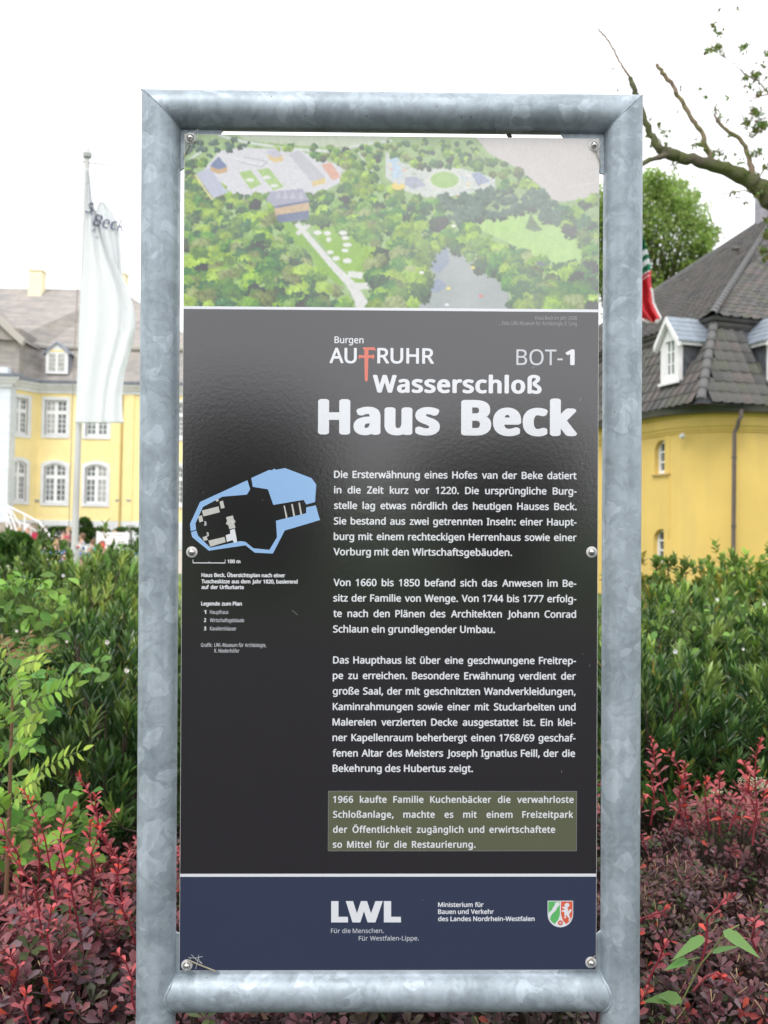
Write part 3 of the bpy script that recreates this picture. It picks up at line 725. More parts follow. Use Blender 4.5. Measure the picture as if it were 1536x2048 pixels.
path_ = MB().box(-9,9,-9.5,1.9,-.02,.02).build('footpath', mat('path_paving', (.05,.05,.05), .9, var=.15, scale=5, bump=.3)); tag(path_, kind='structure')  # out of view; widened and darkened to darken the board's reflection

# ================================================================== MANOR HOUSE (left, about 60 m away; paints paled to stand in for haze)
M_yel = mat('hazed_yellow_render', (.90,.745,.36), .85, var=.05, scale=.9, bump=.15, bscale=8)
M_pgrey = mat('pale_grey_stone', (.70,.72,.74), .85, var=.06, scale=2)
M_rust = mat('rusticated_grey', (.68,.73,.78), .85, var=.05, scale=2)
M_slate = mat('weathered_slate', (.37,.335,.305), .8, col2=(.26,.245,.24), scale=.7, detail=8, bump=.5, bscale=6, stretch=(1,1,6))
M_wwin = mat('white_window_paint', (.80,.81,.82), .5)
M_pane = mat('window_glass', (.13,.15,.15), .12, spec=.6, var=.5, scale=1.2)
M_pane2 = mat('curtained_glass', (.42,.42,.40), .2, spec=.6, var=.2, scale=3)
M_lead = mat('lead_flashing', (.24,.27,.34), .5, var=.2, scale=3)
M_chim = mat('yellow_chimney_render', (.92,.84,.58), .9, var=.06, scale=3)
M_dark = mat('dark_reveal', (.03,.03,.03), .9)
WY = 60.0
def PX(px, py, Y=WY): p = at(px, py, Y); return p.x, p.z
EAVE = PX(150, 786)[1]; PLB = .45; PLT = PX(100, 1040)[1]
manor = empty('manor_house', (-15, WY, .45), 0, 'haze-paled yellow manor house with grey slate mansard roof and white barred windows', 'manor house')
def mbuild(mb, name, mats, parent=manor, smooth=False):
    o = mb.build(name, mats, None, smooth); o.parent = parent
    o.matrix_parent_inverse = Matrix.Translation((-15, -WY, -.45)) if parent is manor else Matrix()
    return o
manor_inv = Matrix.Translation((15, -WY, -.45))
def mbuild(mb, name, mats, parent=manor, smooth=False):
    if parent is manor:
        mb.v = [(x+15, y-WY, z-.45) for x, y, z in mb.v]
    return mb.build(name, mats, parent, smooth)
def W2M(v): return [(x+15, y-WY, z-.45) for x, y, z in v]
Xc = PX(75, 900)[0]                      # corner between the flat front and the canted bay
XA, YA = PX(17, 900, 58.2)[0], 58.2      # left end of the canted bay
Xe = PX(420, 900)[0]
# wall with recessed window openings: built as strips round each opening
def wall_strips(mb, x0, x1, z0, z1, opens, T, thick=.35):
    """face in local xz-plane (y=0 front, +y inwards); opens = list of (a,b,c,d) rectangles; T: local->world"""
    xs = sorted({x0, x1, *[o_[0] for o_ in opens], *[o_[1] for o_ in opens]})
    for a, b in zip(xs, xs[1:]):
        m_ = (a+b)/2; cuts = sorted([(o_[2], o_[3]) for o_ in opens if o_[0] < m_ < o_[1]]); z = z0
        for c, d in cuts + [(z1, z1)]:
            if c > z: mb.box(a, b, 0, thick, z, c, T)
            z = max(z, d)
def frame_T(ox, oy, ang): return Matrix.Translation((ox, oy, 0)) @ Matrix.Rotation(ang, 4, 'Z')
T_main = frame_T(Xc, WY, 0)
angA = math.atan2(WY-YA, Xc-XA); T_bay = frame_T(XA, YA, angA); LA = math.hypot(Xc-XA, WY-YA)
def window(parent, T, xc, zb, w_, h_, arch=0, rows=(2,4), sur=.19, deep=.12, curt=0, surround=True, mbld=None, colm=M_pgrey, mid=True):
    """casement window: grey surround, white frame with bars, glass. T maps local xz to world"""
    bld = mbld or (lambda mb, n, m, p=None: mb.build(n, m, p))
    if arch:
        def top(x): return h_ - arch*( (2*x/w_)**2 )
    else:
        def top(x): return h_
    fr = MB(); n = 8
    b_ = .09; hw = w_/2
    xs = [-hw + w_*i/n for i in range(n+1)]
    # outer frame ring
    outer = [(-hw,0),(hw,0)] + [(x, top(x)) for x in reversed(xs)]
    inner = [(-hw+b_, b_*1.6),(hw-b_, b_*1.6)] + [(x*(hw-b_)/hw, top(x)-b_) for x in reversed(xs)]
    k = len(outer); vs = []; fs = []
    for (x, z) in outer: vs.append((xc+x, deep-.03, zb+z))
    for (x, z) in inner: vs.append((xc+x, deep-.03, zb+z))
    for (x, z) in inner: vs.append((xc+x, deep+.05, zb+z))
    for i in range(k): j = (i+1) % k; fs += [(i, j, k+j, k+i), (k+i, k+j, 2*k+j, 2*k+i)]
    fr.add(vs, fs, T)
    mz = h_*.655
    if mid: fr.box(xc-hw+b_, xc+hw-b_, deep-.025, deep+.03, zb+mz-.11, zb+mz+.11, T)
    fr.box(xc-.10, xc+.10, deep-.028, deep+.03, zb+b_*1.6, zb+top(0)-b_, T)
    for s in (-1, 1):       # glazing bars
        cx = xc + s*(hw-b_+.10)/2; fr.box(cx-.022, cx+.022, deep-.005, deep+.03, zb+b_*1.6, zb+top(cx-xc)-b_*.9, T)
        lo, hi = zb+b_*1.6, (zb+mz-.11 if mid else zb+h_-b_)
        for i in range(1, rows[1]): z = lo+(hi-lo)*i/rows[1]; fr.box(xc+min(s*.10, s*(hw-b_)), xc+max(s*.10, s*(hw-b_)), deep-.003, deep+.028, z-.02, z+.02, T)
        if mid:
            lo, hi = zb+mz+.11, zb+h_-b_-arch*.3
            for i in range(1, rows[0]): z = lo+(hi-lo)*i/rows[0]; fr.box(xc+min(s*.10, s*(hw-b_)), xc+max(s*.10, s*(hw-b_)), deep-.003, deep+.028, z-.02, z+.02, T)
    f_ = bld(fr, 'window', M_wwin)
    for s in (-1, 1):
        pn = MB(); xa, xb = (xc-hw+b_*.8, xc-.08) if s < 0 else (xc+.08, xc+hw-b_*.8)
        pts = [(xa, deep+.02, zb+.1), (xb, deep+.02, zb+.1), (xb, deep+.02, zb+top(xb-xc)-.05), (xa, deep+.02, zb+top(xa-xc)-.05)]
        pn.add(pts, [(0,1,2,3)], T)
        if mbld: pn.v = W2M(pn.v)
        pn.build('pane', M_pane2 if (curt & (1 if s < 0 else 2)) else M_pane, f_)
    if surround:
        su = MB(); vs = []; fs = []
        inn = [(-hw,0),(hw,0)] + [(x, top(x)) for x in reversed(xs)]
        out = [(-hw-sur,-sur*.9),(hw+sur,-sur*.9)] + [(x*(hw+sur)/hw, top(x)+sur) for x in reversed(xs)]
        for y in (-.07, .02):
            for (x, z) in out: vs.append((xc+x, y, zb+z))
        for y in (-.07, deep+.05):
            for (x, z) in inn: vs.append((xc+x, y, zb+z))
        k = len(inn)
        for i in range(k):
            j = (i+1) % k; fs += [(i, j, 2*k+j, 2*k+i), (i, k+i, k+j, j), (2*k+i, 2*k+j, 3*k+j, 3*k+i)]
        su.add(vs, fs, T)
        if mbld: su.v = W2M(su.v)
        su.build('window_surround', colm, f_)
    return f_
mB = lambda mb, n, m, p=None: mbuild(mb, n, m)
def wrect(px0, px1, py0, py1):
    x0, z1 = PX(px0, py0); x1, z0 = PX(px1, py1); return x0-Xc, x1-Xc, z0, z1
wins = []
for (c, t_, b, cu) in ((112,797,871,1),(194,799,873,0),(350,802,876,0)):
    wins.append((*wrect(c-21, c+21, t_+3, b), 0, cu))
for (c, t_, b, cu) in ((110,922,1006,0),(192,924,1008,2),(348,926,1010,0)):
    wins.append((*wrect(c-21, c+21, t_+4, b), .22, cu))
base = [wrect(x-8, x+8, 1051, 1070) for x in (98, 119, 179, 203, 262, 285)]
front = MB(); wall_strips(front, 0, Xe-Xc, PLT, EAVE, [(a,b,c,d) for a,b,c,d,_,_ in wins], T_main)
mbuild(front, 'front_wall', M_yel)
pw = MB(); wall_strips(pw, 0, Xe-Xc, PLB-.6, PLT-.002, base, frame_T(Xc, WY-.06, 0), .4); mbuild(pw, 'plinth', M_pgrey)
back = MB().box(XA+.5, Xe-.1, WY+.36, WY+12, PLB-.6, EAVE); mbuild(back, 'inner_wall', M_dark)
Pv = MB().box(Xe-.4, Xe, WY+.3, WY+12.3, PLB-.6, EAVE); mbuild(Pv, 'side_wall', M_yel)
for a,b,c,d,ar,cu in wins: window(manor, T_main, (a+b)/2, c, b-a, d-c, ar, curt=cu, mbld=mB)
for i, (a,b,c,d) in enumerate(base): window(manor, frame_T(Xc, WY-.06, 0), (a+b)/2, c, b-a, d-c, 0, rows=(1,2), curt=3 if i == 1 else 0, mbld=mB, surround=False, mid=False, deep=.15)
# canted bay
def lrel(px, Y=59.0):   # distance along the bay wall for a photo column
    d = ray(px, 900); k = d.x/d.y; ca, sa_ = math.cos(angA), math.sin(angA)
    return (k*YA - XA)/(ca - k*sa_)
bz = [(PX(40,869,59.1)[1], PX(40,797,59.1)[1], 0, 0), (PX(40,1002,59.1)[1], PX(40,922,59.1)[1], .2, 0)]
u0b, u1b = lrel(25), lrel(53.5)
bay = MB(); wall_strips(bay, -.05, LA, PLT, EAVE, [(u0b,u1b,q[0],q[1]) for q in bz], T_bay); mbuild(bay, 'canted_wall', M_yel)
bp_ = MB(); bp_.box(-.05, LA, -.06, .3, PLB-.6, PLT-.002, T_bay); mbuild(bp_, 'plinth', M_pgrey)
for z0_, z1_, ar, cu in bz: window(manor, T_bay, (u0b+u1b)/2, z0_, u1b-u0b, z1_-z0_, ar, curt=cu, mbld=mB, sur=.22)
# projecting grey centre bay with horizontal joints, each course its own block
YR = 57.6; XR = PX(17.5, 900, YR)[0]; zc = PLB-.6; crs = 0
ch = .52
while zc < EAVE-.1:
    mb = MB(); top_ = min(zc+ch-.035, EAVE); mb.box(XR-8, XR, YR, YR+.8, zc, top_); mb.box(XR-8, XR-.02, YR+.02, YR+.7, top_, min(zc+ch, EAVE)+.0); mbuild(mb, 'stone_course', M_rust); zc += ch
mb = MB().box(XR-.5, XR-.01, YR+.5, YA+.6, PLB-.6, EAVE); mbuild(mb, 'return_wall', M_rust)
# cornice: swept profile along the eaves
def cornice(path, prof, name, m):
    mb = MB(); n = len(prof); vs = []
    for i, (x, y) in enumerate(path):
        a = Vector(path[max(i-1,0)]); b = Vector(path[min(i+1,len(path)-1)])
        if 0 < i < len(path)-1:
            d1 = (Vector(path[i])-a).normalized(); d2 = (b-Vector(path[i])).normalized()
            n1_ = Vector((d1.y, -d1.x)); n2_ = Vector((d2.y, -d2.x)); nn = (n1_+n2_).normalized(); nn = nn / max(nn.dot(n1_), .3)
        else: d = (b-a).normalized(); nn = Vector((d.y, -d.x))
        for (o_, z) in prof: vs.append((x+nn.x*o_, y+nn.y*o_, z))
    fs = []
    for i in range(len(path)-1):
        for k in range(n-1): fs.append((i*n+k, (i+1)*n+k, (i+1)*n+k+1, i*n+k+1))
    fs += [tuple(range(n)), tuple((len(path)-1)*n+k for k in range(n-1,-1,-1))]
    mb.add(vs, fs); return mb
Zc = EAVE
epath = [(XR-8, YR), (XR, YR), (XA, YA), (Xc, WY), (Xe+.0, WY)]
mbuild(cornice(epath, [(-.1,Zc-.05),(.10,Zc-.05),(.12,Zc+.12),(.22,Zc+.16),(.30,Zc+.3),(.45,Zc+.38),(.45,Zc+.5),(-.1,Zc+.52)], 'cornice', M_pgrey), 'cornice', M_pgrey)
mbuild(cornice(epath, [(.42,Zc+.5),(.56,Zc+.52),(.62,Zc+.66),(.40,Zc+.68)], 'gutter', M_lead), 'gutter', M_lead)
# mansard roof
ZB = PX(150, 688)[1]; ZT = PX(150, 577, WY+6)[1]; Z0 = Zc+.55
xe2 = Xe+.45
low = MB(); inn = 1.25
lp = [(XA-.3, YA-.25, Z0), (Xc, WY-.4, Z0), (xe2, WY-.4, Z0), (xe2, WY+12.7, Z0), (xe2-inn, WY+11.5, ZB), (xe2-inn, WY+inn, ZB), (Xc, WY+inn, ZB), (XA-.6, YA+inn+.3, ZB)]
mid_ = [(Xc, WY+.1, Z0+.55), (xe2-.5, WY+.1, Z0+.55), (XA-.35, YA+.25, Z0+.55)]
low.add(lp+mid_, [(0,1,8,10),(10,8,6,7),(1,2,9,8),(8,9,5,6),(2,3,4,5,9)]); mbuild(low, 'lower_roof', M_slate)
upr = MB(); ry = WY+6.2; xr_ = PX(243, 577, ry)[0]
upr.add([(XA-8, YA+1, ZB+.12), (XA-.6, YA+inn+.3, ZB+.12), (Xc, WY+inn-.15, ZB+.12), (xe2-inn+.15, WY+inn-.15, ZB+.12), (xe2-inn+.15, WY+11.5, ZB+.12), (xr_, ry, ZT), (XA-8, ry, ZT)],
        [(1,2,5,6),(2,3,5),(3,4,5),(0,1,6),(4,6,5)]); mbuild(upr, 'upper_roof', M_slate)
xb_ = [(XA-.6, YA+inn+.3), (Xc, WY+inn), (xe2-inn, WY+inn)]
mbuild(cornice(xb_, [(-.1,ZB-.1),(.22,ZB-.1),(.28,ZB+.05),(.28,ZB+.16),(-.1,ZB+.2)], 'x', M_pgrey), 'roof_break_moulding', mat('pale_moulding', (.52,.50,.45), .8))
# gabled roof and attic block of the projecting bay
gv = PX(0, 628, 58.5); gv2 = PX(55, 686, 58.5)
gb = MB(); gb.add([(XR-8,YR-.2,ZB+.2),(gv2[0],YR+.3,gv2[1]),(gv[0]-2.5,YR+.3,gv[1]+1.9),(gv2[0],YR+7,gv2[1]),(gv[0]-2.5,YR+7,gv[1]+1.9)], [(0,1,2),(1,3,4,2)]); mbuild(gb, 'bay_roof', M_slate)
mbuild(MB().box(XR-8, gv2[0]-.3, YR+.45, YR+6, EAVE+.4, ZB+.5), 'bay_roof_side', M_slate)
mbuild(MB().add([(gv2[0]-.4,YR+.4,EAVE+.4),(Xc+.3,WY+.3,EAVE+.4),(Xc-.2,WY+1.2,ZB),(gv2[0]-.4,YR+.9,ZB)],[(0,1,2,3)]), 'bay_roof_side', M_slate)
gm = MB(); gm.add([(gv2[0],YR-.05,gv2[1]-.3),(gv2[0]+.15,YR-.05,gv2[1]+.05),(gv[0]-2.5,YR-.05,gv[1]+2.1),(gv[0]-2.5,YR-.05,gv[1]+1.75),(gv2[0],YR+.3,gv2[1]-.3),(gv2[0]+.15,YR+.3,gv2[1]+.05),(gv[0]-2.5,YR+.3,gv[1]+2.1),(gv[0]-2.5,YR+.3,gv[1]+1.75)],
      [(0,1,2,3),(1,5,6,2),(4,0,3,7),(0,4,5,1)]); mbuild(gm, 'verge_board', mat('verge', (.45,.42,.38), .8))
mb = MB(); mb.box(XR-8, PX(17, 740, YR)[0], YR-.1, YR+1, EAVE+.5, PX(17,735,YR)[1]); mbuild(mb, 'parapet', M_rust)
# dormer
def gx_(px, py, Y=WY+.1): return PX(px, py, Y)
dy = WY-.05
dx0, dz0 = gx_(91, 747, dy); dx1, dz1 = gx_(136, 704, dy); dpx, dpz = gx_(116, 684, dy); dm = (dx0+dx1)/2
dw = MB(); dw.box(dx0, dx1, dy, WY+1.6, dz0, dz1-.02)
dw.add([(dx0,dy,dz1-.02),(dx1,dy,dz1-.02),(dm,dy,dpz-.1)], [(0,1,2)]); dor = mbuild(dw, 'dormer', M_wwin)
dr = MB()
for s in (-1, 1):
    xe_ = dm + s*((dx1-dx0)/2+.16); dr.add([(xe_,dy-.12,dz1-.1),(dm,dy-.12,dpz+.05),(dm,WY+3,dpz+.05),(xe_,WY+2,dz1-.1),(xe_,dy-.12,dz1-.2),(dm,dy-.12,dpz-.08)], [(0,1,2,3),(0,4,5,1),(4,3,2,5)])
dr.v = W2M(dr.v); dr.build('dormer_roof', M_lead, dor)
ds = MB(); ds.box(dx0-.02, dx0-.005, dy+.1, WY+1.6, dz0, dz1-.1); ds.box(dx1+.005, dx1+.02, dy+.1, WY+1.6, dz0, dz1-.1); ds.v = W2M(ds.v); ds.build('slate_cheek', M_lead, dor)
dwin = MB(); hw = .46; hh = dz1-dz0-.25
for s in (-1, 1):
    for i in range(4): dwin.box(dm+s*.27-.19, dm+s*.27+.19, dy-.02, dy-.008, dz0+.16+i*hh/4+.02, dz0+.16+(i+1)*hh/4-.02)
dwin.v = W2M(dwin.v); dwin.build('pane', M_pane2, dor)
dp = MB().box(dm-.42, dm+.42, dy-.015, dy-.004, dz1+.0, dz1+.12); dp.v = W2M(dp.v); dp.build('pediment_panel', M_yel, dor)
tag(dor, 'white dormer window with a small pediment')
# skylight, chimneys
sx_, sz_ = gx_(40, 708, WY-.2)
sk = MB(); Tk = Matrix.Translation((sx_, YA+1.0, sz_)) @ Matrix.Rotation(R(-35), 4, 'Z') @ Matrix.Rotation(R(-22), 4, 'X'); sk.box(-.22,.22,-.12,0,-.32,.32,Tk)
skl = mbuild(sk, 'skylight', M_lead); s2 = MB().box(-.10,.10,-.135,-.122,-.2,.26,Tk); s2.v = W2M(s2.v); s2.build('pane', M_pane2, skl)
for (a, b, t_, bt, yy) in ((57, 82, 538, 600, WY+5.2), (232, 249, 545, 595, WY+6.5)):
    x0, z1 = PX(a, t_, yy); x1, z0 = PX(b, bt, yy); c_ = MB(); c_.box(x0, x1, yy, yy+.9, z0-1, z1-.12); c_.box(x0-.06, x1+.06, yy-.06, yy+.96, z1-.1, z1); mbuild(c_, 'chimney', M_chim)
# pilaster strips, downspout, wall anchors
for px_ in (232, 256):
    x, _ = PX(px_, 900); mbuild(MB().box(x-.32, x+.32, WY-.07, WY-.002, PLT, EAVE), 'pilaster', M_yel)
x, _ = PX(243, 900); mbuild(MB().tube([(x,WY-.14,EAVE-.1),(x,WY-.14,PLB)], .06, 8), 'downspout', mat('ochre_pipe', (.55,.42,.16), .6))
for px_ in (74, 236, 258): x, z = PX(px_, 1001); mbuild(MB().box(x-.13, x+.13, WY-.1, WY-.002, z-.05, z+.05), 'wall_vent', M_lead)
# stairs and white railing
M_step = mat('stone_steps', (.36,.31,.26), .9, var=.15, scale=4); M_rail = mat('white_railing', (.78,.78,.80), .5)
st = []
x0, z0s = PX(58, 1050, 55); 
for i in range(9):
    pxr = 112 - i*6.2; pyr = 1098 - i*6.6
    xr2, zz = PX(pxr, pyr, 54+.12*i); mbuild(MB().box(PX(20,1060,54)[0]-3, xr2, 54+.12*i, 57, max(zz-.24, .2), zz), 'step', M_step)
rl = [(15,1012),(50,1029),(80,1045),(108,1082)]
tops = [at(a, b, 53.7+.1*i) for i, (a, b) in enumerate(rl)]
rail = MB(); rail.tube(tops, .055, 6)
rail.tube([p - Vector((0,0,.55)) for p in tops], .035, 6)
for i, p in enumerate(tops): rail.tube([p, p - Vector((0,0,1.15))], .05, 6)
rail.tube([tops[0], at(36,1070,53.2)], .04, 6); rail.tube([tops[0]-Vector((0,0,.5)), at(28,1072,53.2)], .04, 6); rail.tube([at(22,1020,53.2), at(40,1050,53.2), at(36,1075,53.2)], .04, 6)
mbuild(rail, 'stair_railing', M_rail)
rail2 = MB(); r2 = [at(108,1082,53.9), at(116,1088,53.5), at(126,1089,53.2)]; rail2.tube(r2, .05, 6); rail2.tube([r2[-1], r2[-1]-Vector((0,0,.9))], .04, 6); mbuild(rail2, 'stair_railing', M_rail)

# ================================================================== CORNER PAVILION (right, about 24 m away)
M_ochre = mat('ochre_yellow_render', (.70,.495,.145), .85, var=.05, scale=.8, bump=.12, bscale=25, detail=6)
M_tile = [mat('concrete_tile_%s' % n, c, .75, var=.22, scale=4, bump=.3, bscale=50, detail=6) for n, c in (('grey', (.088,.086,.082)), ('brown', (.105,.090,.084)), ('dark', (.066,.065,.064)), ('mossy', (.085,.086,.068)))]
M_ridge = mat('ridge_tile', (.105,.105,.105), .75, var=.2, scale=5, bump=.3)
stain(M_ochre, .30, .22, (.42,.33,.17)); stain(M_yel, .22, .3, (.62,.52,.32)); stain(M_slate, .5, .5, (.18,.17,.15))
M_gut = mat('dark_zinc_gutter', (.075,.07,.065), .5, var=.2, scale=3)
M_pipe = mat('brown_downspout', (.13,.10,.09), .45, var=.1, scale=5)
M_wood = mat('white_dormer_wood', (.74,.73,.74), .55, var=.05, scale=8)
M_zinc = mat('blue_grey_zinc', (.24,.28,.33), .5, .1, var=.15, scale=4)
M_sl2 = mat('dark_slate', (.07,.075,.085), .6, var=.3, scale=6)
CX, CY, TH = 7.58, 24.0, R(18)
Rv = Vector((math.cos(TH), math.sin(TH), 0)); Lv = Vector((-math.sin(TH), math.cos(TH), 0))
ZE = at(1400, 803, 24).z
pav = empty('corner_pavilion', (CX, CY, 0), TH, 'ochre yellow corner pavilion with rounded corner and dark tiled mansard roof', 'pavilion')
# local frame of the pavilion: x = q (along the right face), y = t (along the left face), z up; corner of the eaves at (0,0)
def G(q, t, z): return Vector((CX, CY, 0)) + Rv*q + Lv*t + Vector((0,0,z))
def pl_(px, py, face, off=0.0):     # photo pixel -> (q,t,z) on a vertical face: 'L' q=off, 'R' t=off
    d = ray(px, py); nrm = Rv if face == 'L' else Lv; o_ = Vector((CX, CY, 0)) + nrm*off
    s = (o_ - CAM).dot(nrm)/d.dot(nrm); p = CAM + d*s - Vector((CX, CY, 0)); return p.dot(Rv), p.dot(Lv), p.z
OV = .42; RAD = 1.7; QM, TM = 24.0, 12.2
def rounded(off, rad, n=10):
    """outline offset inwards by off: from (off,TM) down the left face, round the corner, along the right face"""
    pts = [(off, TM)]
    for i in range(n+1):
        a = math.pi + (math.pi/2)*i/n; pts.append((off+rad+rad*math.cos(a), off+rad+rad*math.sin(a)))
    return pts + [(QM, off)]
# walls with arched windows on the left face
wl = []
for (xa, xb, ya, yb) in ((1309.5,1337,882,950),(1307,1337,1058,1128)):
    q0, ta, zt = pl_(xa, ya, 'L', OV); _, tb, zb_ = pl_((xb), yb, 'L', OV); zb_ = pl_(xb-8, yb-3, 'L', OV)[2]; wl.append((min(ta,tb), max(ta,tb), zb_, zt))
wmb = MB(); T_L = Matrix.Rotation(R(90), 4, 'Z'); T_L = Matrix(((0,1,0,OV),(1,0,0,0),(0,0,1,0),(0,0,0,1)))     # local (x,y,z)->(q=y+OV,t=x)
wall_strips(wmb, OV+RAD, TM, -.1, ZE-.1, wl, T_L, .5)
arc = rounded(OV, RAD, 16)[1:]
ai = [(x+ (OV+RAD-x)*.3, y+(OV+RAD-y)*.3) for x, y in arc]
for i in range(len(arc)-2):
    (x0,y0),(x1,y1) = arc[i], arc[i+1]; (a0,b0),(a1,b1) = ai[i], ai[i+1]
    wmb.add([(x0,y0,-.1),(x1,y1,-.1),(x1,y1,ZE-.1),(x0,y0,ZE-.1)], [(0,1,2,3)])
wmb.box(OV+RAD, QM, OV+.0, OV+.5, -.1, ZE-.1)
wmb.box(OV, OV+.4, TM-.4, TM+.0, -.1, ZE-.1) if False else None
wmb.box(OV+.5, QM, TM-.3, TM, -.1, ZE+3.0); wmb.box(QM-.3, QM, OV+.5, TM-.3, -.1, ZE)
wo = wmb.build('wall', M_ochre, pav); smooth_mesh(wo.data, 30)
mb = MB(); mb.add([(1.0,.8,ZE-.2),(QM-.4,.8,ZE-.2),(QM-.4,TM-.4,ZE-.2),(1.0,TM-.4,ZE-.2)], [(0,1,2,3)]); mb.box(1.1,1.15,2.5,TM-.5,0,ZE-.3); mb.build('inner_wall', M_dark, pav)
for t0, t1, zb_, zt in wl:
    w_, h_ = t1-t0, zt-zb_; tc_ = (t0+t1)/2
    # spandrels that round the opening's head
    for s in (-1, 1):
        sp = MB(); pts = [(tc_+s*w_/2, h_)]
        for i in range(9): a = math.pi/2*i/8; pts.append((tc_+s*math.cos(a)*w_/2, h_-w_*.42+math.sin(a)*w_*.42))
        pp = [(OV, x, zb_+z) for x, z in pts] + [(OV+.5, x, zb_+z) for x, z in pts]; n = len(pts)
        sp.add(pp, [(0,i,i+1) for i in range(1,n-1)] + [(i,i+1,n+i+1,n+i) for i in range(1,n-1)]); sp.build('arch_spandrel', M_ochre, pav)
    fr = MB(); dq = OV+.15
    def fb(a, b, c, d, e=0): fr.box(dq-e, dq+.05, tc_+a, tc_+b, zb_+c, zb_+d)
    fb(-w_/2, -w_/2+.07, 0, h_, .02); fb(w_/2-.07, w_/2, 0, h_, .02); fb(-w_/2+.07, w_/2-.07, 0, .10, .02); fb(-w_/2+.07, w_/2-.07, h_-.08, h_, .02)
    fb(-.035, .035, .10, h_-.08, .015)
    for k in (.36, .66): fb(-w_/2+.07, -.035, h_*k-.02, h_*k+.02, .01); fb(.035, w_/2-.07, h_*k-.02, h_*k+.02, .01)
    wi = fr.build('arched_window', M_wwin, pav)
    MB().add([(dq+.03,t0,zb_),(dq+.03,t1,zb_),(dq+.03,t1,zt),(dq+.03,t0,zt)], [(0,3,2,1)]).build('pane', M_pane, wi)
    MB().box(OV-.06, dq-.01, t0-.06, t1+.06, zb_-.05, zb_-.002).build('window_sill', mat('sill_%d' % int(zb_*10), (.48,.33,.13), .8), wi)
# stepped cornice
CP = rounded(OV, RAD, 14)
def sweep_prof(path, prof, name, m, rev=False):
    mb = cornice([(x, y) for x, y in path], prof, name, m); o = mb.build(name, m, pav); smooth_mesh(o.data, 35); return o
sweep_prof(CP, [(0,ZE-.62),(.04,ZE-.60),(.04,ZE-.56),(.08,ZE-.54),(.08,ZE-.50),(.13,ZE-.46),(.14,ZE-.43),(.15,ZE-.24),(.19,ZE-.22),(.19,ZE-.17),(.25,ZE-.14),(.27,ZE-.10),(.3,ZE-.06),(0,ZE-.05)], 'cornice', M_ochre)
# half-round gutter that follows the eaves
gut = [(.27,ZE-.05),(.28,ZE-.14),(.36,ZE-.18),(.45,ZE-.14),(.48,ZE-.02),(.50,ZE+.0),(.46,ZE+.01),(.44,ZE-.02),(.38,ZE-.10),(.30,ZE-.04)]
sweep_prof(CP, gut, 'gutter', M_gut)
q_, t_, z_ = pl_(1468, 950, 'R', OV-.1)
q2 = pl_(1480, 815, 'R', OV-.3)[0]
MB().tube([(q2, OV-.34, ZE-.12), (q2, OV-.34, ZE-.30), (q2-.03, OV-.3, ZE-.38), (q_+.03, OV-.16, ZE-.55), (q_, OV-.1, ZE-.66), (q_, OV-.1, 0)], .055, 10).build('downspout', M_pipe, pav, True)
for z in (ZE-1.3, ZE-3.0): MB().lathe([(.066,0),(.066,.04)], 10, Matrix.Translation((q_, OV-.1, z))).build('pipe_clamp', M_gut, pav)
qs, ts, zs = pl_(1367, 872, 'L', OV)
MB().lathe([(.07,0),(.07,.05),(.05,.09),(.0,.10)], 12, Matrix.Translation((OV, ts, zs)) @ Matrix.Rotation(R(-90), 4, 'Y')).build('wall_lamp', mat('lamp_white', (.6,.6,.6), .4), pav, True)

# roof: slope planes q = inward distance from the left face's eaves, t = from the right face's eaves
ZB1 = at(1437, 640, 25.5).z; QB = 1.35; SL = .665; ZU = ZB1 + .10
low_sl = (ZB1 - ZE)/QB
under = MB()
under.add([(0.05,0.05,ZE-.03),(QM,.05,ZE-.03),(QM,QB,ZB1-.08),(QB,QB,ZB1-.08),(QB,TM,ZB1-.08),(.05,TM,ZE-.03)], [(0,1,2,3),(0,3,4,5)])
o_ = 1.15
zc_ = ZU + SL*(TM-o_)
under.add([(o_,o_,ZU-.06),(QM,o_,ZU-.06),(QM,TM,zc_-.06),(TM,TM,zc_-.06),(o_,TM,ZU-.06)], [(0,1,2,3),(0,3,4)])
under.build('roof_deck', M_sl2, pav)
sweepb = [(o_+.1, TM), (o_+.1,o_+.1), (QM,o_+.1)]
mbk = cornice(sweepb, [(-.25,ZB1-.22),(-.02,ZB1-.2),(.04,ZB1-.10),(.04,ZB1-.02),(.12,ZB1+.0),(.16,ZB1+.07),(-.2,ZU-.02)], 'b', M_gut); mbk.build('roof_break_moulding', M_gut, pav)
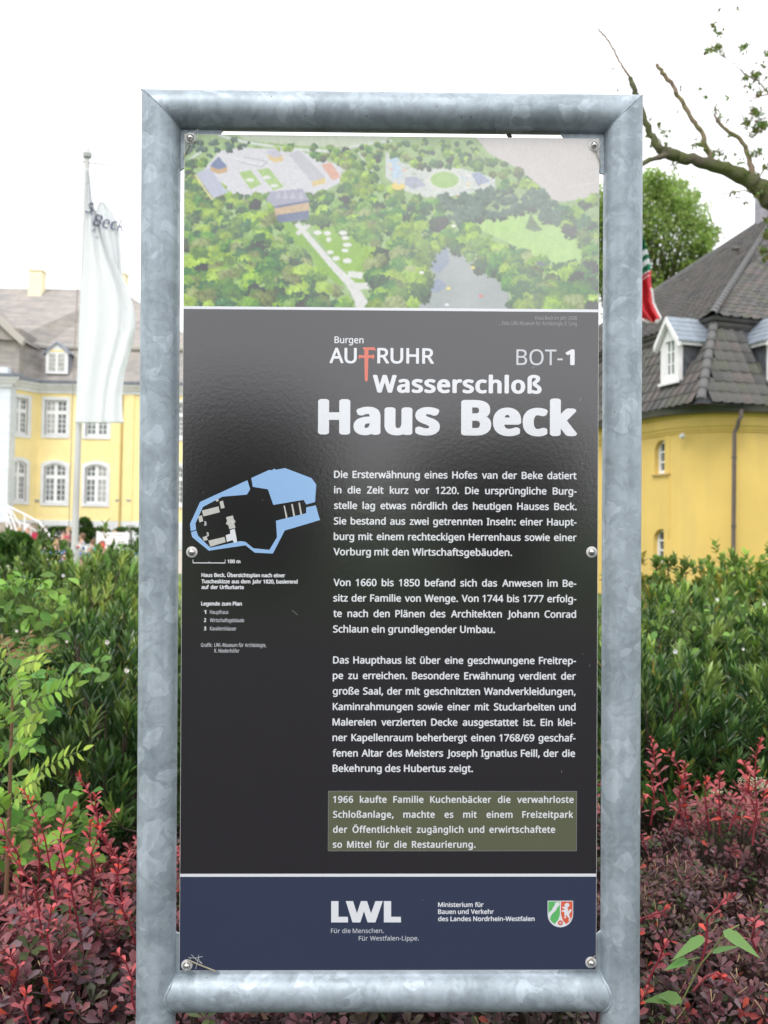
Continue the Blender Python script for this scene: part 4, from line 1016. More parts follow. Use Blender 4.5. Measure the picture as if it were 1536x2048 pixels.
# one pantile: x = across, y = up the slope, z = out
TW, TL = .30, .40
def tile_mesh(name, m, wid=TW, ln=TL):
    prof = [(0,.012),(.04,.002),(.10,0),(.17,.002),(.21,.022),(.255,.045),(.305,.028)]
    vs = []; fs = []; s = wid/.30
    for (y, dz) in ((0,.022),(ln,0)):
        for x, z in prof: vs.append((x*s, y, z+dz))
    n = len(prof)
    for x, z in prof: vs.append((x*s, 0, z-.008))
    for i in range(n-1): fs += [(i,i+1,n+i+1,n+i),(2*n+i,2*n+i+1,i+1,i)]
    mb = MB(); mb.add(vs, fs); me = mb.mesh(name, m); return me
TM_ = [tile_mesh('tile', m) for m in M_tile]
def slope(origin, xdir, updir, n_rows, xrange_fn, course=.335, width=.30):
    """yield matrices of tiles on a slope; origin + x*xdir + y*updir"""
    xdir = xdir.normalized(); updir = updir.normalized(); nz = xdir.cross(updir)
    if nz.z < 0: nz = -nz
    out = []
    for r_ in range(n_rows):
        a, b = xrange_fn(r_*course)
        i = math.ceil(a/width)
        while i*width + width*.9 < b:
            o = origin + xdir*(i*width) + updir*(r_*course)
            j = random.gauss(0, .004)
            flip = xdir.cross(updir).z < 0
            xd = -xdir if flip else xdir
            oo = o + (xdir*width if flip else Vector((0,0,0)))
            oo = oo + nz*(.012+abs(random.gauss(0,.004))) + updir*j
            out.append(Matrix(((xd.x,updir.x,nz.x,oo.x),(xd.y,updir.y,nz.y,oo.y),(xd.z,updir.z,nz.z,oo.z),(0,0,0,1)))); i += 1
    return out
tiles = []
lsl = math.hypot(QB, ZB1-ZE); ulen = math.hypot(1, SL)
dorm_R = pl_(1569, 700, 'R', .5)[0]
upL = Vector((QB,0,ZB1-ZE)); upR = Vector((0,QB,ZB1-ZE))
def notch(seq, fn): return [m for m in seq if not fn(m.translation)]
low_rows = int(lsl/.335)
tL = slope(Vector((0,0,ZE)), Vector((0,1,0)), upL, low_rows, lambda y: (y/lsl*QB+.02, TM))
tR = slope(Vector((0,0,ZE)), Vector((1,0,0)), upR, low_rows, lambda y: (y/lsl*QB+.02, QM))
rows_u = int((TM-o_)*ulen/.335)
uL = slope(Vector((o_,o_,ZU)), Vector((0,1,0)), Vector((1,0,SL)), rows_u, lambda y: (y/ulen+.02, TM-o_))
uR = slope(Vector((o_,o_,ZU)), Vector((1,0,0)), Vector((0,1,SL)), rows_u, lambda y: (y/ulen+.02, QM-o_))
dt0 = pl_(1338, 740, 'L', .45)[1]
tL = notch(tL, lambda p: abs(p.y+.15-dt0) < .55 and .9 < p.z-ZE < 2.3)
tR = notch(tR, lambda p: abs(p.x+.15-dorm_R) < .6 and .9 < p.z-ZE < 2.3)
PM = Matrix.Translation((CX,CY,0)) @ Matrix.Rotation(TH, 4, 'Z')
allt = tL+tR+uL+uR
def seen(mt, mx=1290, my=0):
    x, y = proj(PM @ mt.translation); return x > mx-5 and x < 1560
vis = [m for m in allt if seen(m)]
near = sorted(vis, key=lambda m: ((PM @ m.translation)-CAM).length)
near_ids = set(id(m) for m in near[:300])
V = [np.array([v.co[:] for v in me.vertices]) for me in TM_]; Fq = [tuple(p.vertices) for p in TM_[0].polygons]
rest = [MB() for _ in range(1)][0]
for m in allt:
    k = random.choices(range(4), (5,3,2,2))[0]
    if id(m) in near_ids:
        o = bpy.data.objects.new('tile', TM_[k]); link(o, pav); o.matrix_local = m
    else:
        if not seen(m, 1150): 
            if random.random() < 0: continue
        b = len(rest.v); A = np.array(m); P = V[0] @ A[:3,:3].T + A[:3,3]
        rest.v.extend(map(tuple, P.tolist())); rest.f.extend(tuple(b+i for i in f) for f in Fq); rest.m.extend([k]*len(Fq))
ro = rest.build('roof_tiling', M_tile, pav); tag(ro, kind='stuff')
# hip tiles along both hips
def hip_tiles(p0, p1, step=.36):
    p0, p1 = Vector(p0), Vector(p1); d = (p1-p0).normalized(); n = int((p1-p0).length/step)
    side = Vector((1,-1,0)).normalized(); upv = side.cross(d)
    if upv.z < 0: upv = -upv
    vs = []; fs = []
    for (y, rr_) in ((0,.125),(.42,.10)):
        for k in range(7):
            a = math.pi*k/6; vs.append((math.cos(a)*rr_, y, math.sin(a)*rr_*.85-.02))
    for k in range(7): a = math.pi*k/6; vs.append((math.cos(a)*.105, 0, math.sin(a)*.105*.85-.02))
    for k in range(6): fs += [(k,k+1,8+k,7+k),(14+k,15+k,k+1,k)]
    mb = MB(); mb.add(vs, fs); me = mb.mesh('hip_tile', M_ridge); smooth_mesh(me, 50)
    for i in range(n):
        o = p0 + d*(i*step) + upv*.04; ob = bpy.data.objects.new('hip_tile', me); link(ob, pav)
        ob.matrix_local = Matrix(((side.x,d.x,upv.x,o.x),(side.y,d.y,upv.y,o.y),(side.z,d.z,upv.z,o.z),(0,0,0,1)))
hip_tiles((0,0,ZE+.02), (QB,QB,ZB1)); hip_tiles((o_-.05,o_-.05,ZU), (TM,TM,zc_))
# verge at the far end of the left slope, ridge cap
MB().tube([(o_,TM,ZU+.03),(TM,TM,zc_+.05)], .09, 6).build('verge_tile', M_ridge, pav); MB().tube([(TM,TM,zc_+.05),(QM,TM,zc_+.05)], .12, 8).build('ridge_tile', M_ridge, pav)
# roof vent with its hood
def on_upL(px, py):
    d = ray(px, py); n_ = (Rv*(-SL) + Vector((0,0,1))); o0 = G(o_,0,ZU); s = (o0-CAM).dot(n_)/d.dot(n_); p = CAM+d*s-Vector((CX,CY,0)); return p.dot(Rv), p.dot(Lv), p.z
qv, tv, zv = on_upL(1471, 515)
MB().tube([(qv,tv,zv),(qv,tv,zv+.28)], .09, 8).build('vent_pipe', M_tile[1], pav); MB().lathe([(.15,0),(.13,.05),(.0,.13)], 10, Matrix.Translation((qv,tv,zv+.27))).build('vent_hood', M_tile[3], pav)
# chimney clad in slate
qc, tcn_ = 11.75, 11.65; zt_ = at(1530, 362, 38.5).z; zc0 = zt_-9*.34
for i in range(9):
    MB().box(qc-.62+.004*i, qc+.8, tcn_-.6+.004*i, tcn_+.6, zc0+i*.34, zc0+i*.34+.335).build('chimney_course', mat('chimney_slate_%d' % i, (.27+.01*(i%3),.27,.31), .7, var=.15, scale=5) if i < 3 else bpy.data.materials['chimney_slate_%d' % (i%3)], pav)
# dormers
def dormer(cx, zb_, ori, label):
    """front plane local: x across, y inwards, z up"""
    w_, h_, pk = .80, 1.12, .56
    if ori == 'L': T = Matrix(((0,1,0,.28),(-1,0,0,cx),(0,0,1,zb_),(0,0,0,1)))
    else: T = Matrix(((1,0,0,cx),(0,1,0,.28),(0,0,1,zb_),(0,0,0,1)))
    f = MB(); hw = w_/2
    f.box(-hw,-hw+.20,0,.12,0,h_,T); f.box(hw-.20,hw,0,.12,0,h_,T); f.box(-hw+.20,hw-.20,0,.12,0,.14,T); f.box(-hw+.20,hw-.20,0,.12,h_-.06,h_,T)
    f.add([(-hw,0,h_),(hw,0,h_),(0,0,h_+pk-.08),(-hw,.12,h_),(hw,.12,h_),(0,.12,h_+pk-.08)], [(0,1,2),(3,5,4)], T)
    d = f.build('dormer', M_wood, pav); tag(d, label)
    b = MB()
    for s in (-1, 1): b.add([(s*(hw+.13),-.14,h_-.10),(0,-.14,h_+pk),(0,-.14,h_+pk-.15),(s*(hw+.13),-.14,h_-.27),(s*(hw+.13),-.02,h_-.10),(0,-.02,h_+pk),(0,-.02,h_+pk-.15),(s*(hw+.13),-.02,h_-.27)], [(0,1,2,3),(0,4,5,1),(3,2,6,7),(0,3,7,4)], T)
    b.box(-hw-.04,hw+.04,-.06,.0,-.07,-.0,T); b.build('barge_board', M_wood, d)
    r_ = MB(); nseg = 5
    for s in (-1, 1):
        for i in range(nseg):     # standing strips of zinc, one lapped over the next
            a0, a1 = i/nseg, (i+1)/nseg
            def pt(a, y, dz=0): return (s*(hw+.15)*(1-a), y, h_-.12+(pk+.14)*a+dz)
            r_.add([pt(a0,-.1,.02),pt(a1,-.1),pt(a1,1.75),pt(a0,1.75,.02),pt(a0,-.1,-.02),pt(a0,1.75,-.02)], [(0,1,2,3),(0,3,5,4)], T)
    r_.build('dormer_roof', M_zinc, d)
    c = MB(); c.box(-hw+.01,-hw+.04,.12,1.5,0,h_-.12,T); c.box(hw-.04,hw-.01,.12,1.5,0,h_-.12,T); c.build('slate_cheek', M_sl2, d)
    e = MB(); e.box(-hw-.10,-hw-.01,.0,1.2,h_-.22,h_-.10,T); e.box(hw+.01,hw+.10,.0,1.2,h_-.22,h_-.10,T); e.build('eaves_board', M_wood, d)
    w = MB(); ww = hw-.20
    w.box(-ww,-ww+.05,.04,.09,.14,h_-.06,T); w.box(ww-.05,ww,.04,.09,.14,h_-.06,T); w.box(-ww+.05,ww-.05,.04,.09,.14,.20,T); w.box(-.025,.025,.035,.09,.20,h_-.06,T)
    for k in (.42,.70): w.box(-ww+.05,-.025,.045,.09,h_*k-.015,h_*k+.015,T); w.box(.025,ww-.05,.045,.09,h_*k-.015,h_*k+.015,T)
    wi = w.build('window_frame', M_wwin, d); MB().add([(-ww,.08,.14),(ww,.08,.14),(ww,.08,h_-.06),(-ww,.08,h_-.06)], [(0,1,2,3)], T).build('pane', M_pane, d)
zdl = pl_(1340, 764, 'L', .28)[2]; tdl = pl_(1339, 740, 'L', .28)[1]
dormer(tdl, zdl, 'L', 'white gabled dormer with blue grey zinc roof facing left')
dormer(pl_(1566, 700, 'R', .28)[0], pl_(1566, 762, 'R', .28)[2], 'R', 'white gabled dormer cut off by the right edge')
# ================================================================== FLAGS
def flagpole(px0, py0, px1, py1, Y, r0_, r1_, label, m):
    b = at(px0, py0, Y); t = at(px1, py1, Y); d = t-b; g = b - d*(b.z/d.z)
    e = empty('flagpole', g, 0, label, 'flagpole'); mb = MB(); n = 8
    mb.tube([(t-g)*(i/n) for i in range(n+1)], [r0_+(r1_-r0_)*i/n for i in range(n+1)], 12); mb.build('pole', m, e, True)
    return e, g, t
M_pole = mat('peeling_white_paint', (.66,.66,.66), .6, col2=(.50,.49,.48), scale=2.2, detail=10, stretch=(1,1,.3))
e, g, t = flagpole(149, 1100, 174.5, 318, 17, .062, .042, 'tall white peeling flagpole carrying the long white banner', M_pole)
tp = t-g; MB().lathe([(.02,0),(.075,.03),(.085,.09),(.05,.14),(.03,.2),(0,.22)], 10, Matrix.Translation(tp)).build('pole_top', mat('pole_cap', (.5,.5,.52), .4), e, True)
MB().tube([(-.085,-.03,1.2),(tp.x*.5-.10,-.05,tp.z*.5),(tp.x-.05,-.05,tp.z)], .008, 4).build('halyard', mat('halyard_rope', (.35,.30,.27), .9), e)
MB().tube([(tp.x-.06,0,tp.z-.05),(tp.x+.45,-.02,tp.z-.12)], .014, 5).build('cross_arm', M_pole, e)
# long white banner hung from the cross arm, edge outline followed by row
def cloth(name, rows, Y, m_at, mats, label, cat, amp=.16, folds=2.2, seed=3, phase=0, thick=.004):
    """rows: (py, px_left, px_right). Vertical hanging cloth with deep folds; m_at(u,v)->material index"""
    NU, NV = 60, 150; ys = [r_[0] for r_ in rows]; Pg = []
    for j in range(NV+1):
        py = ys[0] + (ys[-1]-ys[0])*j/NV
        xl_ = np.interp(py, ys, [r_[1] for r_ in rows]); xr2 = np.interp(py, ys, [r_[2] for r_ in rows])
        for i in range(NU+1):
            u = i/NU; v = j/NV
            px = xl_ + (xr2-xl_)*(u + .05*math.sin(u*9+v*4+phase)*(u*(1-u)*4))
            dep = amp*math.sin(u*math.pi*2*folds + v*3.1 + phase)*min(1, u*3)*(1-.5*v) + .05*math.sin(u*21+v*7)*u
            p = at(px, py, Y + dep + .1*u); Pg.append(p)
    g0 = Pg[0].copy(); o_ = Vector((g0.x, g0.y, g0.z)); mb = MB(); fs = []
    mb.add([p-o_ for p in Pg], [])
    for j in range(NV):
        for i in range(NU):
            a = j*(NU+1)+i; mb.f.append((a, a+NU+1, a+NU+2, a+1)); mb.m.append(m_at((i+.5)/NU, (j+.5)/NV))
    ob = mb.build(name, mats, None, True); ob.location = o_; smooth_mesh(ob.data, 180)
    sm = ob.modifiers.new('thickness', 'SOLIDIFY'); sm.thickness = thick
    return tag(ob, label, cat), Pg, NU, NV
def clothmat(name, col, trans=.35):
    m, t, b = principled(name); b.inputs['Base Color'].default_value = (*col,1); b.inputs['Roughness'].default_value = .8
    tr_ = t.nodes.new('ShaderNodeBsdfTranslucent'); tr_.inputs[0].default_value = (*col,1); ms = t.nodes.new('ShaderNodeMixShader'); ms.inputs[0].default_value = trans
    t.links.new(b.outputs[0], ms.inputs[1]); t.links.new(tr_.outputs[0], ms.inputs[2]); t.links.new(ms.outputs[0], t.nodes['Material Output'].inputs[0]); return m
M_fl = clothmat('white_flag_cloth', (.93,.94,.96), .5); M_ink = clothmat('navy_flag_print', (.05,.07,.20), .1)
rows = [(338,173,178),(400,171,184),(470,168,206),(520,166,226),(575,162,256),(620,160,269),(660,158,271),(700,157,262),(745,155,250),(790,153,244),(830,151,245),(846,150,247)]
banner, Pg, NU, NV = cloth('banner_flag', rows, 16.85, lambda u, v: 0, [M_fl], 'long white banner hanging limp from the left flagpole, blue Beck lettering near its top', 'flag', amp=.055, folds=1.4)
# second fold: the loose fly edge that swings out to the right, white against the sky
rows2 = [(402,200,206),(425,190,226),(440,188,233),(470,196,240),(510,212,243),(560,226,246),(600,240,262),(640,246,272),(690,244,266)]
fl2, Pg2, NU2, NV2 = cloth('fly_fold', rows2, 17.0, lambda u, v: 0, [M_fl], None, None, amp=.05, folds=1.2, phase=1.3)
fl2.parent = banner; fl2.matrix_parent_inverse = banner.matrix_world.inverted() if False else Matrix.Translation(-banner.location)
# handwriting on the banner, laid onto the folds
from mathutils.bvhtree import BVHTree
def _bvh(P_, nu, nv): return BVHTree.FromPolygons([p[:] for p in P_], [(j*(nu+1)+i, (j+1)*(nu+1)+i, (j+1)*(nu+1)+i+1, j*(nu+1)+i+1) for j in range(nv) for i in range(nu)])
B_CL = [_bvh(Pg, NU, NV), _bvh(Pg2, NU2, NV2)]
def on_cloth(px, py):
    d = ray(px, py).normalized(); best = None
    for b_ in B_CL:
        h_ = b_.ray_cast(CAM, d)
        if h_[0] is not None and (best is None or h_[3] < best): best = h_[3]
    return CAM + d*((best if best else 17.0) - .02)
def banner_text(txt, px, py, hpx, ang, parent=banner, Y=16.45, shear=.25):
    V, Fc, a, b = word(txt, 4); mb = MB(); c_, s_ = math.cos(R(ang)), math.sin(R(ang)); k = hpx/CAP
    pts = []
    for p in V:
        x = (p[0]-a)*k*.92 + p[1]*k*shear; y = p[1]*k
        pts.append(on_cloth(px + x*c_ + y*s_, py + x*s_ - y*c_) - banner.location)
    mb.add(pts, Fc); o = mb.build('lettering', M_ink, parent); return o
banner_text('S', 170, 424, 21, 12); banner_text('c', 180, 428, 12, 12); banner_text('Beck', 185, 450, 23, 13, shear=.12); banner_text('A', 182, 463, 9, 20); banner_text('n', 190, 476, 7, 30)
# state flag behind the right upright
flagpole(1246, 1100, 1249, 436, 20, .06, .04, 'white flagpole mostly hidden behind the sign with green white red flag', M_pole)
def cm(u, v):
    v += .03*math.sin(u*7+1) - .03*u
    if v < .16: return 0
    if v < .22: return 1
    if v < .27: return 0
    if v < .33: return 1
    if v < .40: return 0
    if v < .47 and .3 < u < .95: return 1 if (v < .42 or v > .455) else 2
    if v > .95 or (u > .93 and v > .6): return 1
    if v > .62 and u < .22: return 0
    return 2
M_fg, M_fr = clothmat('flag_green', (.03,.30,.16), .2), clothmat('flag_red', (.72,.05,.07), .2)
cloth('state_flag', [(470,1250,1284),(495,1250,1293),(520,1250,1299),(545,1250,1303),(565,1250,1302),(585,1250,1307),(605,1251,1309),(622,1254,1317),(636,1272,1324),(646,1296,1316)], 19.9, cm, [M_fg, M_fl, M_fr], 'green, white and red flag hanging down just right of the sign frame', 'flag', amp=.22, folds=2.6, phase=.5)

# ================================================================== LEAFY THINGS
M_laurel = leafmat('laurel_leaf', .33, .2, .6); M_soft = leafmat('soft_leaf', .5, .35, .35); M_barb = leafmat('barberry_leaf', .45, .22, .4); M_treel = leafmat('tree_leaf', .5, .35, .4)
M_twig = mat('twig_bark', (.07,.05,.035), .9, var=.3, scale=20); M_rtwig = mat('red_shoot', (.20,.018,.03), .5, var=.2, scale=30); M_gstem = mat('green_stem', (.13,.17,.05), .7)
def unit(n, zmin=-1):
    v = rng.normal(size=(n*3,3)); v /= np.linalg.norm(v, axis=1, keepdims=True); v = v[v[:,2] > zmin][:n]; return v
def in_view(p, m=30):
    x, y = proj(p); return -m < x < 1536+m and -m < y < 2048+m and not (300 < x < 1255)

def shoots(centres, dirs, nl, ln, spread, stem, base_cols, size_j=.25):
    """many upright shoots, nl leaves spiralling up each; returns leaf arrays"""
    n = len(centres); k = np.tile(np.arange(nl), n); ci = np.repeat(np.arange(n), nl); N = n*nl
    d = dirs[ci]; ph = k*2.4 + np.repeat(rng.uniform(0,6.28,n), nl)
    a = np.cross(d, np.array([.3,.9,.1])); a /= np.linalg.norm(a, axis=1, keepdims=True); b = np.cross(d, a)
    t = (k+.5)/nl; ang = spread*(1.15 - .75*t) + rng.normal(0,.12,N)
    side = a*np.cos(ph)[:,None] + b*np.sin(ph)[:,None]
    ld = d*np.cos(ang)[:,None] + side*np.sin(ang)[:,None]; ld[:,2] -= .06
    pos = centres[ci] + d*(t*stem)[:,None] + side*.004
    rot = frames(ld, nrm_hint=d + side*.15, roll=rng.normal(0,.35,N))
    size = ln*(1+rng.uniform(-size_j,size_j,N))*(.75+.35*np.sin(np.pi*np.clip(t*.8+.1,0,1)))
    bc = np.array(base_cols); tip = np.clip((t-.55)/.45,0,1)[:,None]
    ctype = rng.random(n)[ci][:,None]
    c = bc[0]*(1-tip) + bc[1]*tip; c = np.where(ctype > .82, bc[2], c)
    old = rng.random(N) < .02; c[old] = np.array([.30,.27,.05]) if bc[0][1] > bc[0][0] else np.array([.30,.05,.03])
    c = np.clip(c*(1+rng.uniform(-.38,.38,(N,1)))*(1+rng.uniform(-.08,.08,(N,3))), .002, 1)
    return pos, rot, size, c
def shrub(name, label, cat, group, loc, rad, h, n_sh, nl, ln, spread, stem, cols, tmpl, m, updir=.9, leafname='leaf', n_obj=60, layers=(1,.82,.6), twigm=None, cat_twig='branch', lean=(0,0)):
    x, y, z = loc; e = empty(name, loc, 0, label, cat, group)
    v = unit(n_sh, -.15); k = np.array(layers)[rng.integers(0, len(layers), n_sh)] + rng.uniform(-.09,.09,n_sh)
    lump = 1 + .20*np.sin(v[:,0]*6+x*3)*np.cos(v[:,1]*6+y) + .16*np.sin(v[:,2]*10+x*7+v[:,0]*3)
    c = v*np.array([rad, rad*.9, h*.55])[None]*(k*lump)[:,None] + np.array([0,0,h*.45]); c[:,2] = np.maximum(c[:,2], .03)
    d = v*(1-updir*.5) + np.array([lean[0],lean[1],updir])[None] + rng.normal(0,.16,(n_sh,3)); d /= np.linalg.norm(d, axis=1, keepdims=True)
    pos, rot, size, col = shoots(c, d, nl, ln, spread, stem, cols)
    # some of the leaves that show most become objects of their own
    wp = pos + np.array(loc); dist = np.linalg.norm(wp - np.array(CAM), axis=1)
    top = k[np.repeat(np.arange(n_sh), nl)] > .9
    order = np.argsort(dist + (~top)*5); pick = []
    for i in order:
        if len(pick) >= n_obj: break
        if in_view(wp[i], 0): pick.append(i)
        elif dist[i] > dist[order[0]] + 1.6: break
    keep = np.ones(len(pos), bool); keep[pick] = False
    for i in pick: leaf_obj(leafname, tmpl, name+leafname+str(i%2), col[i], m, pos[i], rot[i], size[i], e)
    me = leaf_mesh('foliage', tmpl, pos[keep], rot[keep], size[keep], col[keep], m); fo = link(bpy.data.objects.new('foliage', me), e); tag(fo, kind='stuff')
    tw = MB(); r_ = random.Random(int(x*100+y*10))
    for i in range(0, n_sh, 5):
        p = Vector(c[i]); b0 = Vector((r_.uniform(-.12,.12), r_.uniform(-.1,.1), -loc[2]*0)); md = b0.lerp(p, .5) + Vector((0,0,.05)); tw.tube([b0, md, p, p+Vector(d[i])*stem*.8], [.010,.007,.004,.002], 4, False)
    tw.build(cat_twig, twigm or M_twig, e); return e

# --- cherry laurel, three rows deep, nearest row lowest
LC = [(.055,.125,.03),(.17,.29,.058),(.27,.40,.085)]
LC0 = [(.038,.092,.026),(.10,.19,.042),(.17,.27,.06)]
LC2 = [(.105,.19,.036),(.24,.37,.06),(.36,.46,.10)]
lab = {}
LN = ['low dark laurel shrub directly behind the red barberry', 'glossy laurel shrub in the middle of the hedge', 'tall laurel shrub at the back of the hedge']
k = 0
LAUR = []
for row, (Y, zt, rad, xs__) in enumerate(((4.35,1.02,.58,(-1.9,-1.15,-.35,.45,1.2,1.95)),(5.6,1.20,.66,(-2.6,-1.6,-.6,.4,1.45,2.5)),(7.1,1.30,.75,(-3.2,-2.15,-1.0,.2,1.3,2.4,3.4)))):
    for i, x in enumerate(xs__): LAUR.append((row, x + random.uniform(-.12,.12), Y+random.uniform(-.15,.15), zt*random.uniform(.96,1.05), rad))
def side(x): return 'left' if x < 0 else 'right'
rowname = ['front row', 'middle row', 'back row']
cnt = {}
for row, x, y, h, rad in LAUR:
    px = proj((x, y, h*.6))[0]; h -= (.10, .12, .15)[row] if x < 0 else (.04, .08, .13)[row]
    vis = px < 300 or px > 1255
    cnt[row] = cnt.get(row, 0)+1
    label = 'dark glossy cherry laurel shrub, %s of the hedge, %s from the left' % (rowname[row], ['first','second','third','fourth','fifth','sixth','seventh'][cnt[row]-1])
    ns = int((380 if vis else 150)*(1, 1.1, 1.35)[row])
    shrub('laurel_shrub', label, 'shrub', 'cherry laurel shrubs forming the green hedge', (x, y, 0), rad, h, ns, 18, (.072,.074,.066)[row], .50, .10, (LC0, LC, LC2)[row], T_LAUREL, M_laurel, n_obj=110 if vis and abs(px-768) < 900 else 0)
# --- paler loose shrubs along the top right, and a bright young one at the far right
OC = [(.10,.17,.035),(.20,.30,.06),(.30,.26,.05)]
for (px, pyt, Y, rad, lbl) in ((1310,1130,8.1,.42,'olive green loose shrub topping the hedge next to the right upright'),(1400,1160,8.2,.40,'olive green loose shrub at the hedge top below the rounded wall'),
                          (1500,1110,7.9,.40,'bright yellow green young shrub rising over the hedge at the right edge'),(1560,1100,8.0,.42,'bright yellow green young shrub cut by the right edge')):
    t_ = at(px, pyt, Y); shrub('young_shrub', lbl, 'shrub', 'pale loose shrubs on top of the right hedge', (t_.x, Y, 0), rad, t_.z-.05, 260, 9, .06, .8, .10, OC if px < 1450 else [(.15,.25,.04),(.28,.42,.07),(.36,.34,.06)], T_OVAL, M_soft, n_obj=0, layers=(1,.85,.7))
for (px, pyt, Y, rad) in ((40,1128,8.3,.5),(130,1135,8.4,.5),(225,1120,8.4,.5)):
    t_ = at(px, pyt, Y); shrub('fine_leaved_shrub', {40:'fine leaved green shrub at the back of the left hedge, by the picture edge',130:'fine leaved green shrub at the back of the left hedge under the flagpole',225:'fine leaved green shrub at the back of the left hedge beside the upright'}[px], 'shrub', 'fine shrubs behind the left hedge', (t_.x, Y, 0), rad, t_.z, 260, 12, .07, .5, .12, [(.07,.13,.03),(.14,.24,.05),(.2,.3,.07)], T_LANCE, M_soft, n_obj=0, layers=(1,.85,.7))

# --- red barberry bed right behind the sign
BC0 = [(.070,.042,.050),(.17,.058,.068),(.055,.055,.032)]
BC = [(.105,.052,.062),(.21,.065,.078),(.080,.075,.045)]
def barberry(x, y, h, rad, label, seed, tall, redness, vis):
    e = empty('barberry_shrub', (x, y, 0), 0, label, 'shrub', 'red barberry shrubs in the bed behind the sign')
    n = (520 if x < 0 else 720) if vis else 260; nl = 7
    v = unit(n, -.05); k = rng.choice([1,.9,.78,.6], n, p=[.42,.26,.2,.12]) + rng.uniform(-.06,.06,n)
    lump = 1 + .10*np.sin(v[:,0]*6+x*5)*np.cos(v[:,1]*5+y*3)
    c = v*np.array([rad, rad, h*.6])[None]*(k*lump)[:,None] + np.array([0,0,h*.4])
    d = v*.7 + np.array([0,-.1,.75]) + rng.normal(0,.3,(n,3)); d /= np.linalg.norm(d, axis=1, keepdims=True)
    pos, rot, size, col = shoots(c, d, nl, (.034 if y < 2.8 else .029) if x < 0 else (.027 if y < 2.8 else .022), 1.25, .018, (BC if y > 2.8 else BC0) if redness > .35 else ([(.105,.062,.062),(.17,.08,.08),(.09,.08,.05)] if y > 2.8 else [(.075,.048,.052),(.14,.065,.07),(.06,.065,.035)]))
    N = len(pos); red = rng.random(n)[np.repeat(np.arange(n), nl)]
    hi = np.clip((pos[:,2]-h*.75)/(h*.3), 0, 1)*redness
    rc = np.array([.46,.085,.10]); col = col*(1-hi[:,None]*.7) + rc*hi[:,None]*.7*(1+rng.uniform(-.3,.3,(N,1)))
    gr = red > .90; col[gr] = np.array([.06,.085,.025])*(1+rng.uniform(-.3,.3,(gr.sum(),1)))
    pk = (red < .10); col[pk] = np.array([.15,.095,.11])*(1+rng.uniform(-.2,.2,(pk.sum(),1)))
    n_obj = 130 if vis else 0
    wp = pos + np.array([x,y,0]); dist = np.linalg.norm(wp-np.array(CAM), axis=1); order = np.argsort(dist); pick = []
    for i in order[:4000]:
        if len(pick) >= n_obj: break
        if in_view(wp[i], 0) and k[i//nl] > .85: pick.append(i)
    keep = np.ones(N, bool); keep[pick] = False
    for i in pick: leaf_obj('leaf', T_BARB, 'barb%d' % (i%3), col[i], M_barb, pos[i], rot[i], size[i], e)
    tag(link(bpy.data.objects.new('foliage', leaf_mesh('foliage', T_BARB, pos[keep], rot[keep], size[keep], col[keep], M_barb)), e), kind='stuff')
    tw = MB(); dry = MB(); r_ = random.Random(seed)
    for i in range(0, n, 4):
        p = Vector(c[i]); b0 = Vector((r_.uniform(-.05,.05), r_.uniform(-.05,.05), 0)); tw.tube([b0, b0.lerp(p,.55)+Vector((0,0,.04)), p, p+Vector(d[i])*.03], [.006,.004,.0022,.0012], 4, False)
    for i in range(0, n, 6 if x < 0 else 2):       # pale dry flower stalks and clipped ends
        if k[i] > .85:
            p = Vector(c[i]) + Vector(d[i])*.015; q = p + Vector((r_.uniform(-.02,.02), r_.uniform(-.02,.02), r_.uniform(.012,.035))); dry.tube([p, p.lerp(q,.5)+Vector((.002,0,0)), q], [.0013,.0011,.0017], 4, False)
    tw.build('branch', M_twig, e); tag(dry.build('dry_stalk', mat('dry_stalk', (.36,.26,.15), .9) if 'dry_stalk' not in bpy.data.materials else bpy.data.materials['dry_stalk'], e), kind='stuff')
    # tall fresh shoots, each a stem with its own leaves
    for (bx, by, tx, ty, tz, bz_) in tall:
        b = Vector((bx, by, bz_)); t_ = Vector((tx, ty, tz)); L_ = (t_-b).length; mid_ = b.lerp(t_, .5) + Vector((r_.uniform(-.035,.035), r_.uniform(-.02,.02), .02)); w1 = Vector((r_.gauss(0,.006),0,r_.gauss(0,.004)))
        P_ = [b, b.lerp(mid_,.6)+w1, mid_, mid_.lerp(t_,.6)-w1, t_]; sh_ = MB().tube(P_, [.0028,.0025,.0022,.0018,.0012], 6, False).build('shoot', M_rtwig, e, True)
        sh_.matrix_local = Matrix.Translation((-x,-y,0))
        nn = max(6, int(L_/.017)); th = r_.uniform(0,6)
        for q in range(nn):
            f = .12 + .88*q/nn; i = min(int(f*4), 3); p = P_[i].lerp(P_[i+1], f*4-i); ax = (P_[i+1]-P_[i]).normalized()
            for s in range(2 if f < .85 else 3):
                th += 2.4; sd = Vector((math.cos(th), math.sin(th), .0)); an = 1.2 - .55*f
                dd = (ax*math.cos(an) + sd*math.sin(an)); sz_ = (.034-.018*f**2)*r_.uniform(.5,1.3)
                if r_.random() < .12: continue
                dd = dd + Vector((r_.gauss(0,.18), r_.gauss(0,.18), r_.gauss(0,.15)))
                fr_ = frames(np.array([dd[:]]), nrm_hint=np.array([(ax+sd*.1)[:]]))[0]
                cb = (.50,.085,.095) if f > .45 else (.31,.07,.085)
                if r_.random() < .14: cb = (.62,.07,.045)
                leaf_obj('leaf', T_BARB, 'shoot%d' % (0 if f > .45 else 1) + ('b' if cb[0] > .5 else ''), cb, M_barb, np.array((p+sd*.002)[:]), fr_, sz_, sh_)
    return e
